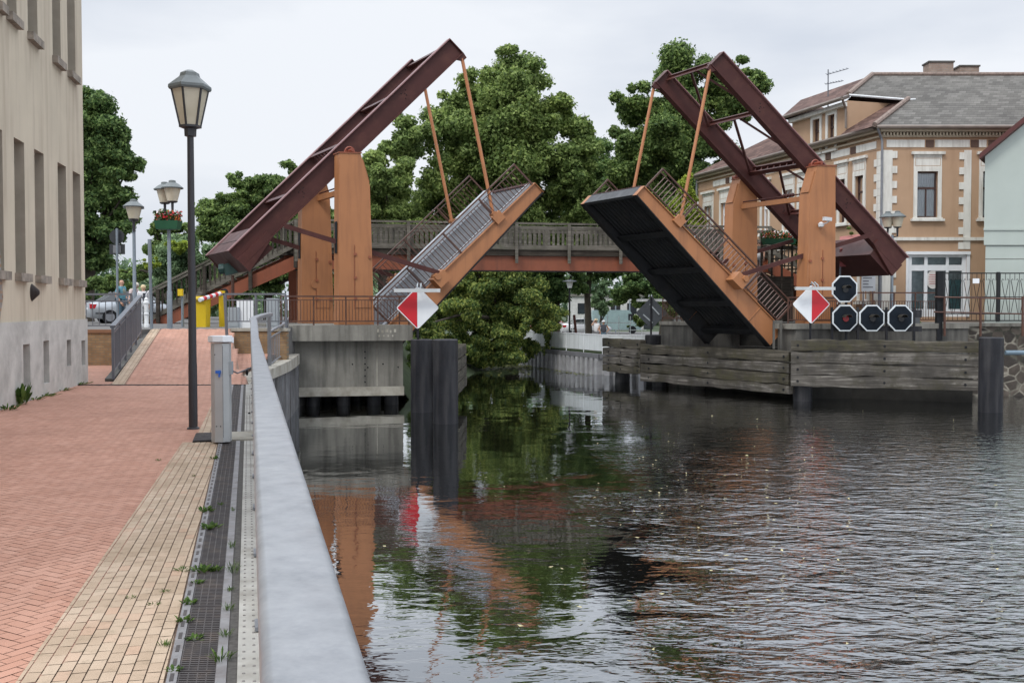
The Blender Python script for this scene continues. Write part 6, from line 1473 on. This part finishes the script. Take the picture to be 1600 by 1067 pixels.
def person(label, pos, yaw, H, shirt, trousers, hair, pose, vest=None, sleeve=1.0, skirt=False, hat=None, bag=None, hairlen='short', group='people', front=None):
    """pose: dict of joint offsets (forward, side, height as fractions of H); side + = the person's left"""
    t = thing('person', label, 'person', pos, group); p0 = V(pos); f = V((math.cos(yaw), math.sin(yaw), 0)); l = V((-f.y, f.x, 0))
    W = lambda a, b, c: p0+(f*a+l*b+Z_*c)*H
    J = {'pelvis': (0, 0, .53), 'waist': (0, 0, .61), 'chest': (.005, 0, .73), 'neckb': (.0, 0, .81), 'neck': (.01, 0, .845), 'head': (.015, 0, .90), 'crown': (.008, 0, .965),
         'lsh': (0, .10, .80), 'lel': (-.02, .135, .64), 'lwr': (.03, .14, .50), 'rsh': (0, -.10, .80), 'rel': (-.02, -.135, .64), 'rwr': (.03, -.14, .50),
         'lhip': (0, .05, .51), 'lkn': (.015, .055, .28), 'lan': (-.01, .055, .045), 'ltoe': (.075, .065, .018), 'rhip': (0, -.05, .51), 'rkn': (.015, -.055, .28), 'ran': (-.01, -.055, .045), 'rtoe': (.075, -.065, .018)}
    J.update(pose); K = list(J); ix = {k: i for i, k in enumerate(K)}; pts = [W(*J[k]) for k in K]
    E_ = [('pelvis', 'waist'), ('waist', 'chest'), ('chest', 'neckb'), ('neckb', 'neck'), ('neck', 'head'), ('head', 'crown'), ('chest', 'lsh'), ('lsh', 'lel'), ('lel', 'lwr'), ('chest', 'rsh'), ('rsh', 'rel'), ('rel', 'rwr'), ('pelvis', 'lhip'), ('lhip', 'lkn'), ('lkn', 'lan'), ('lan', 'ltoe'), ('pelvis', 'rhip'), ('rhip', 'rkn'), ('rkn', 'ran'), ('ran', 'rtoe')]
    rd = {'pelvis': .075, 'waist': .072, 'chest': .08, 'neckb': .045, 'neck': .032, 'head': .052, 'crown': .04, 'lsh': .036, 'lel': .025, 'lwr': .016, 'lhip': .052, 'lkn': .034, 'lan': .022, 'ltoe': .018}
    for k in list(rd):
        if k[0] == 'l': rd['r'+k[1:]] = rd[k]
    b = MB(); b.add(*skinned(pts, [(ix[a], ix[c]) for a, c in E_], [rd[k]*H for k in K], 'body', None, None, 2))
    hd = W(*J['head']); yaw_h = pose.get('_look', 0)
    b.ball(hd+f*.045*H-Z_*.004*H, .011*H, 6, 5, (1, 1, 1.2))                                     # nose
    for s_ in (1, -1):
        b.ball(hd+l*s_*.05*H, .012*H, 6, 5, (.6, .5, 1.2))                                       # ears
        wr = W(*J['lwr' if s_ > 0 else 'rwr']); el = W(*J['lel' if s_ > 0 else 'rel']); d = (wr-el).normalized(); sdv = d.cross(l).normalized()
        pe = wr+d*.05*H; b.tube([wr, wr+d*.03*H, pe], [.015*H, .02*H, .018*H], 7)                # palm
        for k, ln in enumerate((.036, .044, .047, .040)):
            r0 = pe+sdv*(k-1.5)*.0095*H; b.tube([r0-d*.01*H, r0+d*ln*.55*H, r0+d*ln*H-l*s_*.012*H], [.0052*H, .0048*H, .0035*H], 5)
        b.tube([wr+d*.018*H+sdv*.014*H, wr+d*.035*H+sdv*.03*H, wr+d*.058*H+sdv*.034*H], [.006*H, .0055*H, .004*H], 5)
    body = b.build('body', M_skin, t, ang=180)
    fe_ = MB()
    for s_ in (1, -1): fe_.ball(hd+f*.047*H+l*s_*.018*H+Z_*.012*H, .005*H, 6, 5)
    fe_.bar(hd+f*.046*H-l*.014*H-Z_*.022*H, hd+f*.046*H+l*.014*H-Z_*.022*H, .006*H, .004*H); fe_.build('eyes_and_mouth', M_hairb, t)
    # clothing grows over the same joints, a little wider
    def cloth(name, keys, edges, rad, m_):
        ii = {k: i for i, k in enumerate(keys)}; q = MB(); q.add(*skinned([W(*J[k]) if k in J else k_ for k, k_ in ((k, W(*XJ[k]) if k in XJ else None) for k in keys)], [(ii[a], ii[c]) for a, c in edges], [r*H for r in rad], name, m_, t, 2)); return q.build(name, m_, t, ang=180)
    XJ = {}
    for s_ in 'lr':
        a, c = J[s_+'sh'], J[s_+'el']; w_ = J[s_+'wr']
        XJ[s_+'mid'] = tuple(a[i]+(c[i]-a[i])*min(1, sleeve) for i in range(3)) if sleeve <= 1 else tuple(c[i]+(w_[i]-c[i])*(sleeve-1) for i in range(3))
    XJ['hem'] = (J['pelvis'][0], 0, J['pelvis'][2]-(.06 if skirt else .02))
    keys = ['hem', 'waist', 'chest', 'neckb', 'lsh', 'rsh', 'lmid', 'rmid']; ed = [('hem', 'waist'), ('waist', 'chest'), ('chest', 'neckb'), ('chest', 'lsh'), ('chest', 'rsh')]
    rr = [.096, .090, .099, .056, .047, .047, .034 if sleeve <= 1 else .026, .034 if sleeve <= 1 else .026]
    if sleeve > 1: keys += ['lel', 'rel']; rr += [.034, .034]; ed += [('lsh', 'lel'), ('lel', 'lmid'), ('rsh', 'rel'), ('rel', 'rmid')]
    else: ed += [('lsh', 'lmid'), ('rsh', 'rmid')]
    cloth('shirt', keys, ed, rr, shirt)
    keys = ['pelvis', 'lhip', 'rhip', 'lkn', 'rkn', 'lan', 'ran']; cloth('trousers', keys, [('pelvis', 'lhip'), ('pelvis', 'rhip'), ('lhip', 'lkn'), ('lkn', 'lan'), ('rhip', 'rkn'), ('rkn', 'ran')], [.083, .06, .06, .043, .043, .034, .034], trousers)
    for s_ in 'lr':
        a, c = W(*J[s_+'an']), W(*J[s_+'toe']); sh_ = MB(); sh_.tube([a-f*.02*H-Z_*.015*H, a.lerp(c, .5)-Z_*.008*H, c+f*.012*H], [.026*H, .026*H, .018*H], 8); sh_.build('shoe', M_hairb, t)
    if vest:
        keys = ['waist', 'chest', 'neckb']; cloth('vest', keys, [('waist', 'chest'), ('chest', 'neckb')], [.099, .106, .06], vest)
    if hair:
        h_ = MB(); h_.ball(hd+Z_*.028*H-f*.012*H, .064*H, 12, 8, (1, .95, .95 if hairlen == 'short' else 1.1)); h_.build('hair', hair, t)
    if hat:
        h_ = MB(); h_.lathe(hd+Z_*.03*H, [(.075*H, 0), (.072*H, .008*H), (.06*H, .012*H), (.055*H, .05*H), (.02*H, .062*H)], 12); h_.build('cap', hat, t)
    if front:
        MB().bar(W(.102, 0, .60), W(.088, .0, .785), .05*H, .02*H, f).build('top', front, t)
    if bag:
        s0 = W(.05, .07, .82); MB().tube([s0, W(.095, -.02, .7), W(.05, -.12, .58)], .008*H, 6).build('bag_strap', bag, t)
    return t
M_shirtteal = mat('shirt_teal', (.10, .26, .32), .85); M_vest = mat('vest_olive', (.20, .215, .17), .85); M_shirtpink = mat('shirt_pale_pink', (.58, .47, .45), .85); M_shirtwhite = mat('cloth_white', (.66, .66, .68), .85)
M_jeans = mat('jeans_blue_grey', (.06, .11, .15), .85); M_trgrey = mat('trousers_grey', (.18, .18, .19), .85); M_trwhite = mat('trousers_white', (.58, .58, .6), .85); M_topnavy = mat('top_dark_grey', (.05, .055, .07), .85)
pp = P(190, 508, 38.6); pp.z = 1.07
person('elderly bald man in teal shirt and olive vest standing by the street railing', pp, R(-15), 1.79, M_shirtteal, M_jeans, None, {'lwr': (.10, .12, .50), 'rwr': (.06, -.10, .49), 'rel': (-.03, -.14, .64)}, vest=M_vest, sleeve=.8)
pp = P(207, 508, 39.6); pp.z = 1.07
person('white haired man in pale pink shirt bending forward between two others', pp, R(-20), 1.73, M_shirtpink, M_trgrey, M_hairw, {'chest': (.05, 0, .72), 'neckb': (.08, 0, .80), 'neck': (.10, 0, .83), 'head': (.125, 0, .875), 'crown': (.125, 0, .94), 'lsh': (.06, .1, .78), 'rsh': (.06, -.1, .78), 'lel': (.05, .13, .62), 'lwr': (.15, .10, .55), 'rel': (.05, -.13, .62), 'rwr': (.15, -.1, .55)}, sleeve=.9)
pp = P(224.5, 509, 38.2); pp.z = 1.07
person('elderly blonde woman in open white jacket with a dark shoulder strap', pp, R(-60), 1.56, M_shirtwhite, M_trwhite, mat('blonde_hair', (.58, .46, .28), .8), {'lwr': (.02, .13, .48), 'rwr': (.06, -.13, .5)}, sleeve=1.8, skirt=True, bag=M_topnavy, front=M_topnavy)
pp = P(931, 520, 62); pp.z = -.6
person('person in white shirt and pale cap raising an arm behind the white panel railing', pp, R(-80), 1.74, M_shirtwhite, M_trgrey, M_hairb, {'rel': (.06, -.17, .76), 'rwr': (.06, -.07, .90)}, sleeve=.7, hat=mat('cap_cream', (.6, .52, .35), .8))
pp = P(943, 520, 61); pp.z = -.6
person('person in dark sleeveless top with white cap, hands on hips, at the far railing', pp, R(-95), 1.66, M_topnavy, M_jeans, M_hairb, {'lel': (-.03, .2, .66), 'lwr': (.03, .11, .57), 'rel': (-.03, -.2, .66), 'rwr': (.03, -.11, .57)}, sleeve=.12, hat=M_shirtwhite)
pp = V((P(1191, 400, 47.9).x, 48.5, P(1191, 432, 48).z)); pp.z = P(1191, 376, 48.5).z-1.72
o = MB().span(V((pp.x-1.2, 47.6, 1.1)), X_*2.6, Y_*1.9, Z_*(pp.z-1.1)).build('stair_landing', M_oldwood2, None, pp); tag(o, 'dark timber landing behind the far right tower', 'landing')
person('person in white shirt half hidden behind the right drawbridge towers', pp, R(-120), 1.72, M_shirtwhite, M_trgrey, M_hairb, {}, sleeve=.8)

# ================================================================== WEEDS
M_weed = leaf_mat('weed_leaf', (.03, .07, .012), (.07, .14, .03), (.14, .22, .06), .35)
def weed(label, c, r, h, n, seed, blade=False, grp='weeds in the paving'):
    rg_ = random.Random(seed); b = MB(); c = V(c)
    for _ in range(n):
        a = rg_.uniform(0, 6.28); d = V((math.cos(a), math.sin(a), 0)); q = c+d*r*rg_.random()**.7*.5; tip = q+d*r*rg_.uniform(.2, .7)+Z_*h*rg_.uniform(.35, 1)
        wv = V((-d.y, d.x, 0))*(r*.05 if blade else r*.16)*rg_.uniform(.6, 1.3); m_ = q.lerp(tip, .55)+Z_*h*.15
        b.quad(q, m_-wv, tip, m_+wv)
    o = b.build('weed', M_weed, None, c); return tag(o, label, 'weed', grp)
weed('leafy weed growing against the foot of the beige building', G(24, 632)+wallN*.08, .22, .42, 60, 1)
weed('low grass tuft at the left frame edge under the beige building', G(6, 641)+wallN*.06, .25, .12, 50, 2, True)
for i, px in enumerate((48, 65, 92, 122)): weed('thin grass line along the foot of the building wall', G(px, 640-43*px/135.)+wallN*.05, .3, .07, 40, 10+i, True)
WL = 'small green weed growing in the drain and joints along the railing'
for i, (px, py, r, h, bl) in enumerate(((328, 826, .10, .05, 0), (322, 800, .09, .05, 0), (318, 893, .10, .05, 0), (338, 893, .05, .05, 0), (286, 892, .07, .03, 1), (310, 912, .05, .03, 0), (296, 945, .06, .04, 0), (288, 972, .06, .04, 0), (304, 1000, .06, .03, 0), (272, 1050, .05, .03, 0),
     (364, 897, .06, .10, 1), (362, 858, .04, .07, 1), (364, 800, .03, .05, 1), (358, 955, .05, .06, 1), (352, 997, .05, .06, 1), (346, 1032, .09, .06, 1), (360, 925, .04, .05, 1), (336, 718, .06, .05, 0), (248, 720, .05, .03, 1), (258, 925, .04, .02, 1), (240, 945, .05, .02, 1), (205, 935, .04, .02, 1), (258, 1010, .05, .04, 1), (345, 790, .04, .04, 1), (302, 745, .03, .03, 1))):
    weed(WL, G(px, py), r, h, 26 if not bl else 34, 30+i, bool(bl))
for i, (px, py) in enumerate(((700, 583), (655, 590))): weed('grassy tuft at the waterline behind the left piles', G(px, py-4, -1.9), .5, .5, 60, 80+i, True, 'bank tufts')
